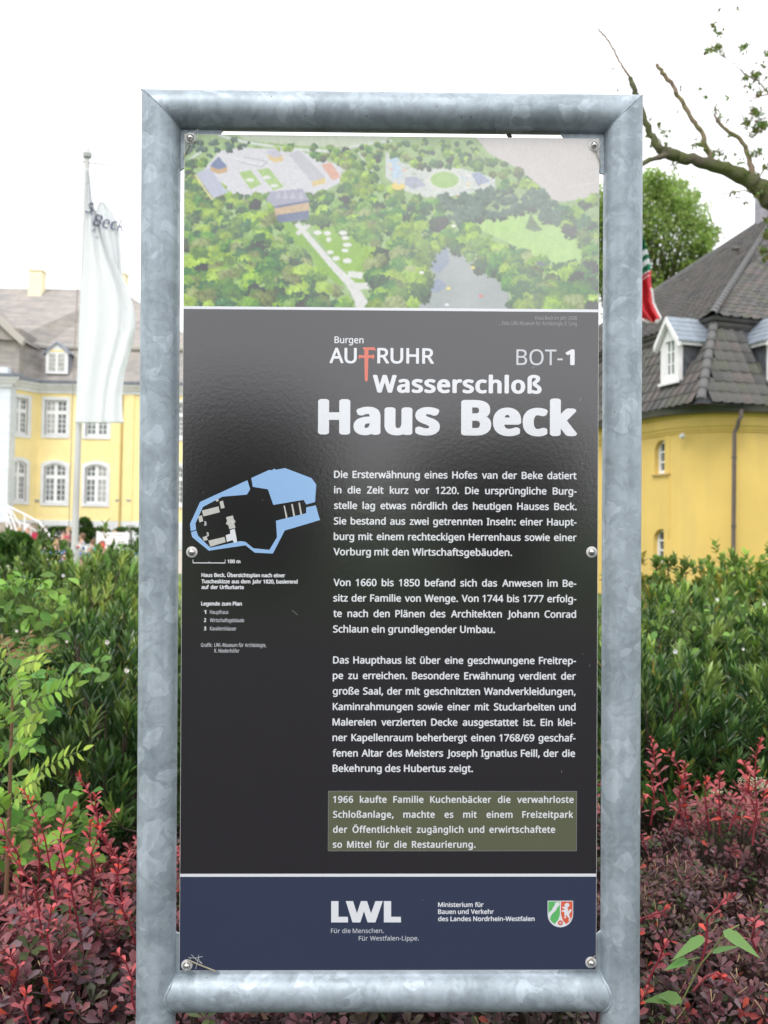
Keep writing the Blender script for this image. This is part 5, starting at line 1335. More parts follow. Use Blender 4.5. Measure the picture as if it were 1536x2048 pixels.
tips = [ # photo positions: tip (x,y), base (x,y), distance
 (47,1578,100,1790,2.75),(152,1545,235,1735,3.0),(150,1612,95,1752,2.7),(190,1585,225,1740,2.95),(232,1620,170,1810,2.8),(158,1702,150,1868,2.6),(12,1690,72,1870,2.55),(103,1812,98,1945,2.45),
 (52,1980,62,2080,2.3),(232,1905,268,2040,2.35),(5,1640,30,1790,2.8),(205,1668,215,1790,2.8),(262,1700,240,1830,2.75),(20,1905,0,1990,2.4),(120,1690,130,1830,2.65),(75,1640,60,1800,2.8),(215,1770,262,1880,2.6),(180,1640,200,1760,2.9),
 (1302,1470,1345,1600,3.15),(1330,1500,1375,1640,3.1),(1368,1525,1390,1650,3.1),(1412,1552,1430,1650,3.1),(1440,1545,1450,1660,3.1),(1486,1520,1470,1650,3.0),(1524,1472,1518,1680,2.9),(1505,1540,1530,1640,2.95),
 (1345,1805,1280,1880,2.5),(1474,1785,1415,1925,2.4),(1328,1885,1300,1975,2.35),(1488,1832,1534,1905,2.5),(1300,1540,1310,1640,3.1),(1395,1560,1350,1650,3.1),(1290,1590,1300,1690,3.05),(1535,1560,1510,1660,3.0),(1440,1950,1400,1975,2.3),(1296,1975,1280,2060,2.25)]
BS = []
for row, (Y, h, rad) in enumerate(((2.52,.54,.29),(2.98,.555,.31),(3.38,.60,.30))):
    for i in range(8 if row else 7):
        x = (-1.62 + i*.46 + (.22 if row == 1 else 0)) if row else -1.38+i*.46
        BS.append([x+random.uniform(-.05,.05), Y+random.uniform(-.05,.05), h*random.uniform(.95,1.04)*((1,1.02,1.12)[row] if x > 0 else (.93,.84,.76)[row]), rad, row, []])
for tx, ty, bx, by, D in tips:
    t_ = at(tx, ty, D); b = at(bx, by, D-.02); s = min(BS, key=lambda q: (q[0]-b.x)**2+(q[1]-b.y)**2); s[5].append((b.x, b.y+.05, t_.x, t_.y, t_.z, b.z-.03))
names_row = ['front', 'middle', 'back']
order_ = {}
for s in BS:
    px = proj((s[0], s[1], s[2]))[0]; vis = px < 320 or px > 1235
    if not vis and s[4] == 1: pass
    nth = ['outermost', 'second from the picture edge', 'third from the picture edge', 'fourth from the picture edge', 'fifth from the edge']
    sd_ = 'left' if px < 768 else 'right'; same = sorted([abs(q[0]) for q in BS if q[4] == s[4] and (q[0] < 0) == (s[0] < 0)], reverse=True)
    label = 'red leaved barberry, %s row %s of the sign, %s' % (names_row[s[4]], sd_, nth[min(same.index(abs(s[0])), 4)])
    barberry(s[0], s[1], s[2], s[3], label, len(label), s[5], 1.0 if s[4] == 2 else 1.0 if s[0] < 0 and s[4] == 1 else .6 if s[0] < 0 else .2, vis)

# --- sapling with feathery compound leaves at the left edge
sp0 = at(16, 1700, 3.15); sap = empty('sapling', (sp0.x, 3.15, 0), 0, 'young sapling with feathery light green compound leaves at the left edge', 'sapling')
stp = [Vector((sp0.x-.01, 3.15, 0)), sp0, at(20,1560,3.15), at(24,1420,3.15), at(28,1345,3.15)]
mb = MB().tube(stp, [.009,.007,.006,.005,.003], 7).build('stem', mat('reddish_stem', (.16,.085,.045), .7), sap, True); mb.matrix_local = Matrix.Translation(-sap.location)
def compound(p0, p1, D0, D1, nl, lf, col, name='compound_leaf', droop=.02):
    a, b = at(*p0, D0), at(*p1, D1); mid_ = a.lerp(b,.5)+Vector((0,0,droop)); pts = [a, a.lerp(mid_,.55)+Vector((0,0,droop*.3)), mid_, mid_.lerp(b,.5)+Vector((0,0,droop*.2)), b]
    o = MB().tube(pts, [.0022,.002,.0017,.0013,.0008], 5, False).build(name, M_gstem, sap); o.matrix_local = Matrix.Translation(-sap.location)
    ax = (b-a).normalized(); up_ = Vector((0,-.85,.5)); sd = ax.cross(up_).normalized()
    for i in range(nl):
        f = .22+.78*i/nl; j = min(int(f*4),3); p = pts[j].lerp(pts[j+1], f*4-j)
        for s in (-1, 1):
            dd = ax*(.55+random.uniform(-.15,.15)) + sd*s*.8 + Vector((random.uniform(-.1,.1),random.uniform(-.25,.25),-.15+random.uniform(-.2,.15))); r_ = frames(np.array([dd[:]]), nrm_hint=np.array([up_[:]]), roll=rng.normal(0,.5,1))[0]
            leaf_obj('leaflet', T_LANCE, 'sap'+str(col), col, M_soft, np.array(p[:]), r_, lf*(1-.25*f)*random.uniform(.85,1.1), o)
    r_ = frames(np.array([ax[:]]), nrm_hint=np.array([up_[:]]))[0]; leaf_obj('leaflet', T_LANCE, 'sap'+str(col), col, M_soft, np.array(b[:]), r_, lf*.9, o)
G1 = (.24,.42,.06); G2 = (.32,.50,.08); G3 = (.26,.16,.07)
compound((26,1590),(166,1500),3.12,2.95,9,.045,G2)
compound((20,1440),(150,1372),3.12,3.0,8,.055,G1); compound((20,1560),(-40,1500),3.12,3.0,6,.05,G1)
compound((26,1350),(86,1325),3.15,3.0,7,.045,G2); compound((27,1345),(100,1298),3.15,3.2,7,.035,G3); compound((27,1342),(5,1278),3.15,3.25,6,.035,G3); compound((26,1348),(-20,1312),3.15,3.05,6,.045,G2)
compound((22,1480),(78,1445),3.1,2.9,7,.05,G2); compound((22,1470),(-15,1420),3.1,3.0,6,.05,G1); compound((18,1640),(-20,1600),3.1,3.0,6,.05,G1); compound((27,1350),(45,1400),3.1,2.85,6,.05,G1)
compound((22,1500),(60,1500),3.1,2.85,6,.05,G1); compound((19,1620),(75,1560),3.1,2.9,6,.048,G2); compound((27,1346),(60,1268),3.15,3.3,6,.03,G3)
# --- bramble with rounded bright leaves below it, and paler vine in the hedge
def vine(name, label, cat, pts, D, lf, cols, tmpl, seed, stemr=.002):
    r_ = random.Random(seed); p0 = at(*pts[0][:2], D); e = empty(name, (p0.x, D, 0), 0, label, cat)
    P_ = [at(p[0], p[1], D + (p[2] if len(p) > 2 else 0)) for p in pts]
    st = MB(); st.tube([Vector((p0.x, D+.05, .0)), P_[0]], stemr, 5, False)
    for a in P_[1:]: m_ = P_[0].lerp(a,.5)+Vector((0,.03,-.03)); st.tube([P_[0], m_, a], stemr*.6, 4, False)
    so = st.build('stem', M_gstem, e); so.matrix_local = Matrix.Translation(-e.location)
    for i, a in enumerate(P_):
        ang = r_.uniform(-.9,.9); dd = Vector((math.sin(ang*1.6)*.8, -.45, r_.uniform(-.8,.5))); c_ = cols[i % len(cols)]
        fr_ = frames(np.array([dd[:]]), nrm_hint=np.array([[r_.uniform(-.6,.6),-.55+r_.uniform(-.3,.4),.8]]))[0]
        leaf_obj('leaf', tmpl, name+str(i%len(cols)), c_, M_soft, np.array((a-e.location)[:]), fr_, lf*r_.uniform(.5,1.2), e)
    return e
r_ = random.Random(5); pts = [(95,1640)] + [(r_.uniform(-10,195), r_.uniform(1545,1735), r_.uniform(-.1,.15)) for _ in range(150)]
pts = [p for p in pts if p[1] > 1560 + max(0, (p[0]-100))*.1 or p[0] < 60]
vine('bramble', 'bright green bramble with rounded leaves between the sapling and the barberry', 'bramble', pts, 3.3, .062, [(.17,.35,.05),(.23,.42,.06),(.10,.23,.04)], T_OVAL, 6)
pts = [(60,1230)] + [(r_.uniform(-10,140), r_.uniform(1150,1330), r_.uniform(-.15,.1)) for _ in range(150)]
vine('climbing_vine', 'light green vine scrambling over the upper left hedge', 'vine', pts, 4.45, .065, [(.17,.32,.055),(.24,.41,.07),(.10,.21,.04),(.15,.27,.05)], T_OVAL, 8)
pts = [(185,1335)] + [(r_.uniform(148,228), r_.uniform(1305,1350), r_.uniform(-.05,.1)) for _ in range(12)]
vine('hedge_seedling', 'small light green seedling sprouting in the dark hollow of the left hedge', 'seedling', pts, 3.95, .07, [(.14,.30,.06),(.18,.36,.07)], T_OVAL, 9)
pts = [(60,1430)] + [(r_.uniform(-10,110), r_.uniform(1330,1500), r_.uniform(.0,.2)) for _ in range(70)]
vine('broad_leaved_weed', 'broad leaved green weed behind the sapling stem at the left', 'weed', pts, 3.55, .065, [(.08,.20,.035),(.12,.27,.05)], T_OVAL, 10)
pts = [(1420,1270)] + [(r_.uniform(1300,1536), r_.uniform(1165,1300), r_.uniform(-.2,.1)) for _ in range(60)]
vine('climbing_vine', 'yellow green vine with small leaves scrambling over the right hedge', 'vine', pts, 5.4, .05, [(.18,.32,.06),(.24,.36,.08),(.26,.24,.06)], T_OVAL, 11)
# large bindweed leaves lying on the right barberry
bw = empty('bindweed', (at(1440,1900,2.2).x, 2.3, 0), 0, 'bindweed with large pale green arrow shaped leaves on the right barberry', 'bindweed')
for (a, b, wd) in (((1446,1862),(1524,1912),.030),((1408,1874),(1345,1916),.022),((1425,1905),(1476,1888),.015),((1375,1920),(1332,1936),.018),((1362,1996),(1293,1998),.028),((1352,2012),(1322,1988),.018)):
    pa, pb = at(*a, 2.16), at(*b, 2.12); V_, F_ = T_HEART; d = (pb-pa); ln_ = d.length; fr_ = frames(np.array([d[:]]), nrm_hint=np.array([[.1,-.6,.8]]))[0]
    leaf_obj('leaf', leaf_template([(.08,wd/ln_*.4),(.3,wd/ln_*.55),(.7,wd/ln_*.28)], .25, .12), 'bind%d%d' % (a[0], 1), (.13,.27,.075), M_soft, np.array((pa-bw.location)[:]), fr_, ln_, bw)
st = MB(); q = [at(1395,2080,2.35), at(1360,2010,2.2), at(1400,1930,2.2), at(1425,1900,2.2), at(1450,1865,2.18), at(1478,1850,2.2)]; st.tube([p-bw.location for p in q], .0018, 5, False)
st.tube([at(1400,1915,2.2)-bw.location, at(1350,1925,2.18)-bw.location], .0015, 5, False); st.build('stem', M_gstem, bw)
# small white blossoms
M_petal = mat('white_petal', (.75,.75,.72), .6); M_yc = mat('yellow_stamen', (.7,.5,.05), .7)
wheres = {(127,1151):'white blossom high in the left hedge',(34,1262):'white bud at the far left of the hedge',(215,1284):'white blossom beside the left upright over the dark hollow',(254,1341):'faint pink white blossom low beside the left upright',(134,1283):'tiny white blossom in the middle of the left hedge',
 (1434,1199):'white bindweed blossom high in the right hedge',(1345,1222):'white blossom in the right hedge above the yellow leaves',(1350,1303):'white blossom in the middle of the right hedge near the upright',(1527,1208):'pale blossom at the top right edge of the hedge',(1486,1298):'small pale blossom deep in the right hedge'}
for (x, y), lb in wheres.items():
    D = 4.2 if y > 1240 else 5.6; p = at(x, y, D-.35); s = .011 if 'tiny' not in lb and 'small' not in lb and 'bud' not in lb else .007
    e = empty('white_blossom', p, 0, lb, 'blossom', 'white blossoms dotted over the hedge')
    for i in range(5):
        a = i*1.2566; d = np.array([[math.cos(a)*.8,-.5,math.sin(a)*.8]]); fr_ = frames(d, nrm_hint=np.array([[0,-1,.1]]))[0]
        leaf_obj('petal', leaf_template([(.3,.5),(.75,.5)],.1,.1), 'petal', (.8,.8,.78), M_soft, np.zeros(3), fr_, s, e)
    MB().lathe([(s*.18,-s*.1),(s*.2,0),(0,s*.12)], 6, Matrix.Rotation(R(90),4,'X')).build('flower_centre', M_yc, e); MB().tube([(0,0,0),(.01,.1,-.12),(0,.3,-.3)], .0015, 4, False).build('stem', M_gstem, e)
# cream umbel at the right edge
for (x, y, rd) in ((1512,1562,.062),(1530,1574,.05),(1432,1585,.02)):
    p = at(x, y, 3.6); e = empty('cream_flower_head', p, 0, {1512:'flat cream flower head behind the red shoots at the right edge',1530:'flat cream flower head half cut by the right edge',1432:'tiny cream flower head between the red shoots'}[x], 'flower', 'cream umbels')
    th = rng.uniform(0,6.28,160); rr2 = np.sqrt(rng.random(160))*rd; ps = np.stack([np.cos(th)*rr2, np.sin(th)*rr2, rng.normal(0,.004,160)],1)
    tag(link(bpy.data.objects.new('floret', leaf_mesh('floret', T_OVAL, ps, frames(unit(160,-.2)), np.full(160,.008), vary((.62,.58,.40),160,.15), M_soft)), e), kind='stuff'); MB().tube([(0,0,0),(0,.05,-.3)], .003, 4, False).build('stem', M_gstem, e)

# ================================================================== TREES
def limb(mb, pts, rads, n=10, jit=.0):
    P_ = [Vector(p) for p in pts]; out = []; rr_ = []
    for i in range(len(P_)-1):
        for j in range(4):
            t_ = j/4; p0 = P_[max(i-1,0)]; p1 = P_[i]; p2 = P_[i+1]; p3 = P_[min(i+2,len(P_)-1)]
            q = .5*((2*p1)+(p2-p0)*t_+(2*p0-5*p1+4*p2-p3)*t_*t_+(-p0+3*p1-3*p2+p3)*t_**3)
            out.append(q + Vector((random.gauss(0,jit), random.gauss(0,jit), random.gauss(0,jit)))); rr_.append((rads[i]+(rads[i+1]-rads[i])*t_)*random.uniform(.9,1.12))
    out.append(P_[-1]); rr_.append(rads[-1]); mb.tube(out, rr_, n); return out
M_bark = mat('mossy_bark', (.10,.085,.06), .9, col2=(.075,.095,.022), scale=3.5, bump=1, bscale=18, detail=8)
M_bark2 = mat('bare_branch_bark', (.25,.175,.14), .9, col2=(.17,.16,.06), scale=5, bump=.6, bscale=30, detail=8)
TY = 12.0
tb = at(1680, 700, TY); oak = empty('old_tree', (tb.x, TY, 0), 0, 'old mossy tree reaching in from the right with broken bare branches and sparse leaves', 'tree')
def A(px, py, dy=0): return at(px, py, TY+dy) - oak.location
def br(name, pts, rads, m, jit=.006):
    mb = MB(); limb(mb, pts, rads, 10, jit); return mb.build(name, m, oak, True)
mb = MB(); limb(mb, [(0,0,-.1),(0.05,0,1.5),(-.05,0,3.2),A(1668,560),A(1640,420,.3),A(1620,250,.4),A(1600,60,.5),A(1590,-120,.5)], [.34,.28,.25,.22,.17,.13,.09,.05], 14, .01); mb.build('trunk', M_bark, oak, True)
br('branch', [A(1655,500),A(1580,425),A(1530,385),A(1500,362),A(1460,342),A(1425,330),A(1385,320),A(1350,310),A(1326,303),A(1312,290),A(1302,265),A(1290,240),A(1278,205),A(1268,180),A(1260,155)], [.17,.13,.115,.10,.085,.08,.072,.075,.062,.05,.042,.036,.034,.034,.030], M_bark, .008)
br('broken_branch', [A(1260,155),A(1248,138),A(1236,115),A(1222,90),A(1205,68),A(1195,57)], [.016,.013,.012,.011,.011,.007], M_bark2, .004)
br('branch', [A(1345,309,.02),A(1325,312,-.05),A(1305,318,-.15),A(1288,326,-.3),A(1262,340,-.4),A(1230,352,-.5)], [.05,.034,.030,.032,.026,.018], M_bark)
br('branch', [A(1428,332),A(1420,312),A(1410,288),A(1402,262),A(1385,240),A(1368,212),A(1356,190),A(1340,165),A(1325,145),A(1313,128)], [.045,.036,.031,.029,.028,.029,.027,.028,.027,.02], M_bark2)
br('branch', [A(1506,365),A(1502,335),A(1494,305),A(1480,280),A(1458,264),A(1440,248),A(1432,238)], [.045,.035,.03,.026,.024,.022,.016], M_bark2)
br('twig', [A(1434,240),A(1430,222),A(1435,205),A(1441,182)], [.014,.012,.006,.003], M_bark2, .01); br('twig', [A(1432,238),A(1444,228),A(1452,222)], [.006,.005,.003], M_bark2)
br('twig', [A(1600,200),A(1560,200),A(1535,185),A(1520,165),A(1498,153),A(1478,138),A(1455,120),A(1438,110)], [.03,.02,.011,.010,.009,.007,.005,.003], M_bark2)
br('twig', [A(1600,185),A(1530,190),A(1490,205),A(1450,215)], [.02,.008,.005,.003], M_bark2)
br('twig', [A(1560,430),A(1515,392),A(1490,381),A(1470,383),A(1445,390),A(1428,398),A(1410,408),A(1385,412)], [.015,.010,.008,.007,.006,.005,.004,.003], M_bark2)
br('twig', [A(1424,397),A(1412,388),A(1390,382)], [.004,.003,.002], M_bark2); br('twig', [A(1414,222),A(1408,205),A(1402,185)], [.004,.003,.002], M_bark2)
br('branch', [A(1660,520),A(1600,500),A(1560,480),A(1530,470)], [.06,.04,.02,.01], M_bark2)
CL = [(1425,50,12,14),(1432,62,10,12),(1440,68,8,8),(1437,95,14,30),(1415,102,9,14),(1425,97,12,22),(1487,95,13,24),(1494,88,8,8),(1533,108,10,20),(1510,150,20,44),(1490,156,12,18),(1500,172,14,20),(1520,185,16,26),(1512,225,22,90),(1495,245,18,54),(1525,250,22,100),(1510,262,16,40),
 (1400,288,14,26),(1388,290,9,10),(1412,296,12,20),(1440,305,12,18),(1452,315,8,10),(1318,252,7,9),(1326,264,7,9),(1330,272,5,5),(1297,275,6,6),(1300,292,4,4),(1345,328,8,8),(1352,335,5,6),(1332,290,9,14),(1318,285,8,10),(1520,305,14,28),(1505,310,10,16),(1530,335,12,24),(1482,325,9,12),(1490,345,12,18),(1515,350,12,20),
 (1468,385,8,9),(1475,395,4,4),(1492,405,4,6),(1400,180,5,5),(1412,195,6,6),(1455,195,5,6),(1433,218,6,8),(1440,232,5,6),(1455,240,4,4),(1462,270,4,4),(1515,388,16,40),(1530,375,14,40),(1534,470,14,80),(1526,500,12,60),(1534,515,10,40),(1540,440,16,60),(1236,177,2,2),(1226,138,2,2),(1357,222,3,3),(1361,178,2,2),(1342,260,3,4),(1300,235,3,3),(1468,310,5,4),(1428,306,6,8),(1440,16,2,2),(1475,20,3,3),(1526,130,5,8),(1515,126,2,3),(1448,335,8,10),(1560,150,30,120),(1580,320,40,200),(1600,60,40,160),(1650,200,60,300),(1640,-60,60,300),(1560,560,22,60)]
pos = []; 
for (x, y, r_, n) in CL:
    for _ in range(n*2): a, q = random.uniform(0,6.28), abs(random.gauss(0,.5))*r_; pos.append(A(x+math.cos(a)*q, y+math.sin(a)*q*.8, random.gauss(0,1)*r_/2000*TY)[:])
pos = np.array(pos); n = len(pos); cols = vary((.17,.25,.065), n, .4, .2); yy3 = rng.random(n) < .2; cols[yy3] = vary((.22,.14,.07), yy3.sum(), .3)
tag(link(bpy.data.objects.new('foliage', leaf_mesh('foliage', T_OVAL, pos, frames(unit(n)), rng.uniform(.025,.055,n), cols, M_treel)), oak), kind='stuff')
tw = MB()
for (x, y, r_, n) in CL[:60]:
    if n > 7:
        for _ in range(3):
            a = random.uniform(0,6.28); tw.tube([A(x,y+r_*.3), A(x+math.cos(a)*r_*.5, y+math.sin(a)*r_*.4), A(x+math.cos(a)*r_, y+math.sin(a)*r_*.7)], [.003,.0022,.001], 4, False)
hubs = [(1530,160),(1560,230),(1560,330),(1502,335),(1495,305),(1540,380),(1440,245),(1412,292),(1352,310),(1312,285),(1475,382),(1570,470),(1550,100),(1480,140),(1450,116),(1425,330)]
for (x, y, r_, n) in CL:
    if x > 1545 or n < 4: continue
    h_ = min(hubs, key=lambda q: (q[0]-x)**2+(q[1]-y)**2+((q[0] < x)*900))
    if math.hypot(h_[0]-x, h_[1]-y) > 95: continue
    m1 = ((h_[0]+x)/2+random.uniform(-6,6), (h_[1]+y)/2-random.uniform(0,8)); tw.tube([A(*h_), A(*m1), A(x, y)], [.0045,.003,.0018], 4, False)
tag(tw.build('twiglet', M_bark2, oak), kind='stuff')

def crown_tree(name, label, cx, cy, base_r, trunk_h, lumps, nleaf, lsize, col, group=None):
    e = empty(name, (cx, cy, 0), 0, label, 'tree', group); P_ = []; C_ = []; r_ = np.random.default_rng(int(abs(cx*13+cy)))
    wsum = sum(l[3]**2 for l in lumps)
    for (x, y, z, rr_) in lumps:
        n = int(nleaf*rr_**2/wsum); v = r_.normal(size=(n,3)); v /= np.linalg.norm(v,axis=1,keepdims=True)
        k_ = r_.uniform(.25,1.25,n)**.6; k_ *= 1 + .18*np.sin(v[:,0]*7+x)*np.sin(v[:,2]*8+z)+.1*np.sin(v[:,1]*15); P_.append(v*(k_*rr_)[:,None]*np.array([1,1,.82]) + np.array([x-cx,y-cy,z])); cc_ = vary(col, n, .3, .12)*(1+r_.uniform(-.2,.25)); C_.append(cc_)
    P_ = np.concatenate(P_); C_ = np.clip(np.concatenate(C_),0,1); n = len(P_)
    tag(link(bpy.data.objects.new('crown', leaf_mesh('crown', T_QUAD, P_, frames(unit(n)), r_.uniform(.7,1.3,n)*lsize, C_, M_treel)), e), kind='stuff')
    mb = MB(); limb(mb, [(0,0,-.1),(.1,0,trunk_h*.5),(0,.1,trunk_h),(0,0,trunk_h*1.6)], [base_r,base_r*.8,base_r*.65,base_r*.3], 10, .02); mb.build('trunk', M_bark, e, True)
    mb = MB()
    for l in lumps: mb.tube([(0,0,trunk_h*.9),((l[0]-cx)*.5,(l[1]-cy)*.5,(trunk_h+l[2])/2+.2),(l[0]-cx,l[1]-cy,l[2])], [base_r*.3,base_r*.18,base_r*.06], 6, False)
    mb.build('branch', M_bark, e)
def lumps_px(lst, Y, rng_d=1.0):
    out = []
    for (x, y, r_) in lst:
        d = Y + random.uniform(-rng_d, rng_d)*1.5; p = at(x, y, d); out.append((p.x, p.y, p.z, r_/2000*d))
    return out
T1 = [(1300,400,42),(1345,395,45),(1325,372,32),(1375,430,42),(1395,480,34),(1290,460,60),(1340,470,60),(1380,520,42),(1300,540,60),(1350,560,50),(1240,430,70),(1200,500,80),(1250,560,80),(1405,455,22),(1310,362,24),(1385,395,18),(1160,560,60),(1415,490,14),(1365,372,14),(1290,600,60),(1210,420,60)]
crown_tree('leafy_tree', 'bright green leafy tree rising behind the dark tiled roof', at(1270,600,48).x, 48, .35, 6, lumps_px(T1, 48) + lumps_px([(random.uniform(1180,1420), random.uniform(345,600), random.uniform(12,24)) for _ in range(60) ] and [(1300+math.cos(a)*random.uniform(70,128), 480-math.sin(a)*random.uniform(80,142), random.uniform(12,22)) for a in [i*.1 for i in range(-6,36)]], 48), 30000, .19, (.31,.43,.125))
for i, (px, py, r_, Y) in enumerate(((1130,470,95,62),(1010,520,80,66))):
    pass
# trees on the far side of the path, behind the photographer (they reflect in the glossy board)
lblt = ['tall tree across the path behind the viewer, left end of the row', 'round tree across the path behind the viewer, left of centre', 'broad dark tree across the path straight behind the viewer', 'round tree across the path behind the viewer, right of centre', 'tall tree across the path behind the viewer, right end of the row']
for i, (x, h, r_) in enumerate(((-13,5.2,3.0),(-7,4.0,2.3),(-2.0,3.3,1.9),(2.6,2.7,1.6),(12.5,5.6,3.0))):
    lp_ = [(x+random.uniform(-r_,r_)*.6, -16+random.uniform(-1.5,1.5), h*random.uniform(.28,.85), r_*random.uniform(.45,.7)) for _ in range(12)]
    crown_tree('path_tree', lblt[i], x, -16, .25, h*.3, lp_, 5000, .32, (.08,.13,.035), 'trees across the path')

# ================================================================== GARDEN, PEOPLE AND THINGS BEYOND THE LEFT HEDGE
GZ = 0.0
M_box = M_soft
p = at(28, 1095, 20); 
def clipped(px, pyc, Y, rx, rz, label, col=(.075,.15,.035), name='clipped_bush', n=6000, squ=False, ry=None):
    c = at(px, pyc, Y); e = empty(name, (c.x, Y, gz(c.x, Y)), 0, label, 'bush', 'clipped green bushes by the courtyard'); v = unit(n, -.6)
    if squ: v = np.sign(v)*np.abs(v)**.45
    P_ = v*np.array([rx, ry or rx, rz])*(1+rng.normal(0,.03,(n,1))) + np.array([0,0,max(c.z-gz(c.x,Y), rz*.5)])
    tag(link(bpy.data.objects.new('foliage', leaf_mesh('foliage', T_OVAL, P_, frames(v+rng.normal(0,.5,v.shape)), rng.uniform(.05,.1,n)*max(1,Y/25), vary(col,n,.35,.1), M_soft)), e), kind='stuff')
    MB().tube([(0,0,0),(0,0,max(c.z,rz))], .05, 5).build('stem', M_twig, e)
clipped(26, 1100, 20, .42, .32, 'round clipped bush at the left edge in front of the stairs', (.08,.17,.035))
clipped(-5, 1105, 19, .35, .30, 'round clipped bush cut by the left edge', (.08,.17,.035))
clipped(120, 1073, 56, .55, .45, 'small hedge block at the foot of the white railing', squ=True, n=1500)
clipped(168, 1066, 57, .45, .8, 'pointed green bush beside the flagpole against the plinth', n=1500); clipped(190, 1073, 57, .7, .4, 'low green bush under the basement windows', n=1500, squ=True)
clipped(262, 1075, 54, .8, .45, 'low clipped hedge right of the white bench', n=1500, squ=True); clipped(100, 1095, 42, .7, .22, 'low box edging before the stairs', n=1500, squ=True); clipped(255, 1100, 40, .6, .15, 'low box edging right of the flower bed', n=1500, squ=True)
# long strappy plants (daylilies) round the pole foot
def strappy(px, py, Y, n, h, label, flower=None):
    c = at(px, py, Y); e = empty('strappy_plant', (c.x, Y, 0), 0, label, 'plant', 'strap leaved plants behind the left hedge'); top_ = c.z
    base_ = np.stack([rng.normal(0,.06,n), rng.normal(0,.06,n), np.full(n, top_-h)],1); d = np.stack([rng.normal(0,.3,n), rng.normal(0,.2,n), np.ones(n)],1)
    tag(link(bpy.data.objects.new('foliage', leaf_mesh('foliage', leaf_template([(.3,.035),(.7,.03)],.3,.25), base_, frames(d, nrm_hint=d*0+np.array([0,-1,.3])), rng.uniform(.7,1.1,n)*h, vary((.16,.30,.06),n,.3), M_soft)), e), kind='stuff')
    MB().tube([(0,0,0),(0,0,top_-h+.1)], .02, 5).build('stem', M_gstem, e)
for (px, py, lb) in ((170,1108,'strap leaved plant at the foot of the left flagpole'),(205,1096,'strap leaved plant under the red pinwheel'),(222,1085,'tall strap leaved plant left of the white lilies'),(245,1104,'strap leaved plant next to the upright'),(85,1122,'strap leaved plant left of the yellow pinwheel'),(60,1120,'strap leaved plant below the clipped bush')): strappy(px, py, 11.5, 60, .5, lb)
# pinwheels and lilies
M_pw = {n: mat('pinwheel_'+n, c, .45) for n, c in (('yellow',(.85,.68,.03)),('red',(.75,.03,.06)),('white',(.8,.8,.78)),('turquoise',(.05,.50,.42)),('orange',(.80,.18,.04)),('blue',(.03,.10,.42)))}
def pinwheel(px, py, rpx, petals, a, b, label, Y=12.0):
    c = at(px, py, Y); r_ = rpx/2000*Y; e = empty('pinwheel', (c.x, Y, 0), 0, label, 'pinwheel', 'garden pinwheels stuck behind the hedge')
    MB().tube([(0,.02,0),(0,.02,c.z)], .006, 5).build('stick', M_pole, e)
    for i in range(petals):
        t_ = 2*math.pi*i/petals; w = math.pi/petals*.8
        q = [(0,-.01,0),(r_*.6*math.cos(t_-w),-.02,r_*.6*math.sin(t_-w)),(r_*math.cos(t_),-.015,r_*math.sin(t_)),(r_*.6*math.cos(t_+w),0,r_*.6*math.sin(t_+w))]
        MB().add([(x,y,z+c.z) for x,y,z in q] + [(x,y+.006,z+c.z) for x,y,z in q], [(0,1,2,3),(7,6,5,4),(0,4,5,1),(1,5,6,2),(2,6,7,3),(3,7,4,0)]).build('petal', M_pw[a], e)
    MB().lathe([(r_*.28,0),(r_*.26,.015),(0,.03)], 10, Matrix.Translation((0,-.015,c.z)) @ Matrix.Rotation(R(90),4,'X')).build('hub', M_pw[b], e)
pinwheel(110,1117,9.5,9,'yellow','white','yellow flower pinwheel sticking out of the hedge'); pinwheel(131,1112,9,7,'red','white','crimson flower pinwheel with white centre left of the pole')
pinwheel(157,1094,9,9,'white','red','white daisy pinwheel with red centre left of the pole'); pinwheel(168,1096,9,8,'white','blue','white daisy pinwheel touching the flagpole'); pinwheel(188,1097,6,6,'turquoise','white','small turquoise pinwheel right of the flagpole')
pinwheel(204,1091,9,11,'red','orange','red pinwheel with orange centre'); pinwheel(168,1109,6,6,'blue','turquoise','blue pinwheel low behind the hedge'); pinwheel(194,1104,6,5,'yellow','yellow','small yellow pinwheel between turquoise and red ones')
pinwheel(173,1116,5,6,'white','yellow','small white pinwheel at hedge level')
for i, (x, y) in enumerate(((231,1094),(236,1099),(228,1108),(237,1110),(233,1117))):
    p = at(x, y, 11); e = empty('lily', p, 0, ['highest white lily blossom beside the upright','white lily blossom just below the highest','white lily blossom low on the left','white lily blossom low on the right','lowest white lily blossom'][i], 'lily', 'white lilies beside the upright')
    for k_ in range(6): a = k_*1.047; leaf_obj('petal', T_LANCE, 'lily', (.8,.8,.76), M_soft, np.zeros(3), frames(np.array([[math.cos(a),-.5,math.sin(a)]]), nrm_hint=np.array([[0,-1,.1]]))[0], .045, e)
    MB().tube([(0,0,0),(0,.02,-.25),(0,.02,-.5)], .004, 4, False).build('stem', M_gstem, e)
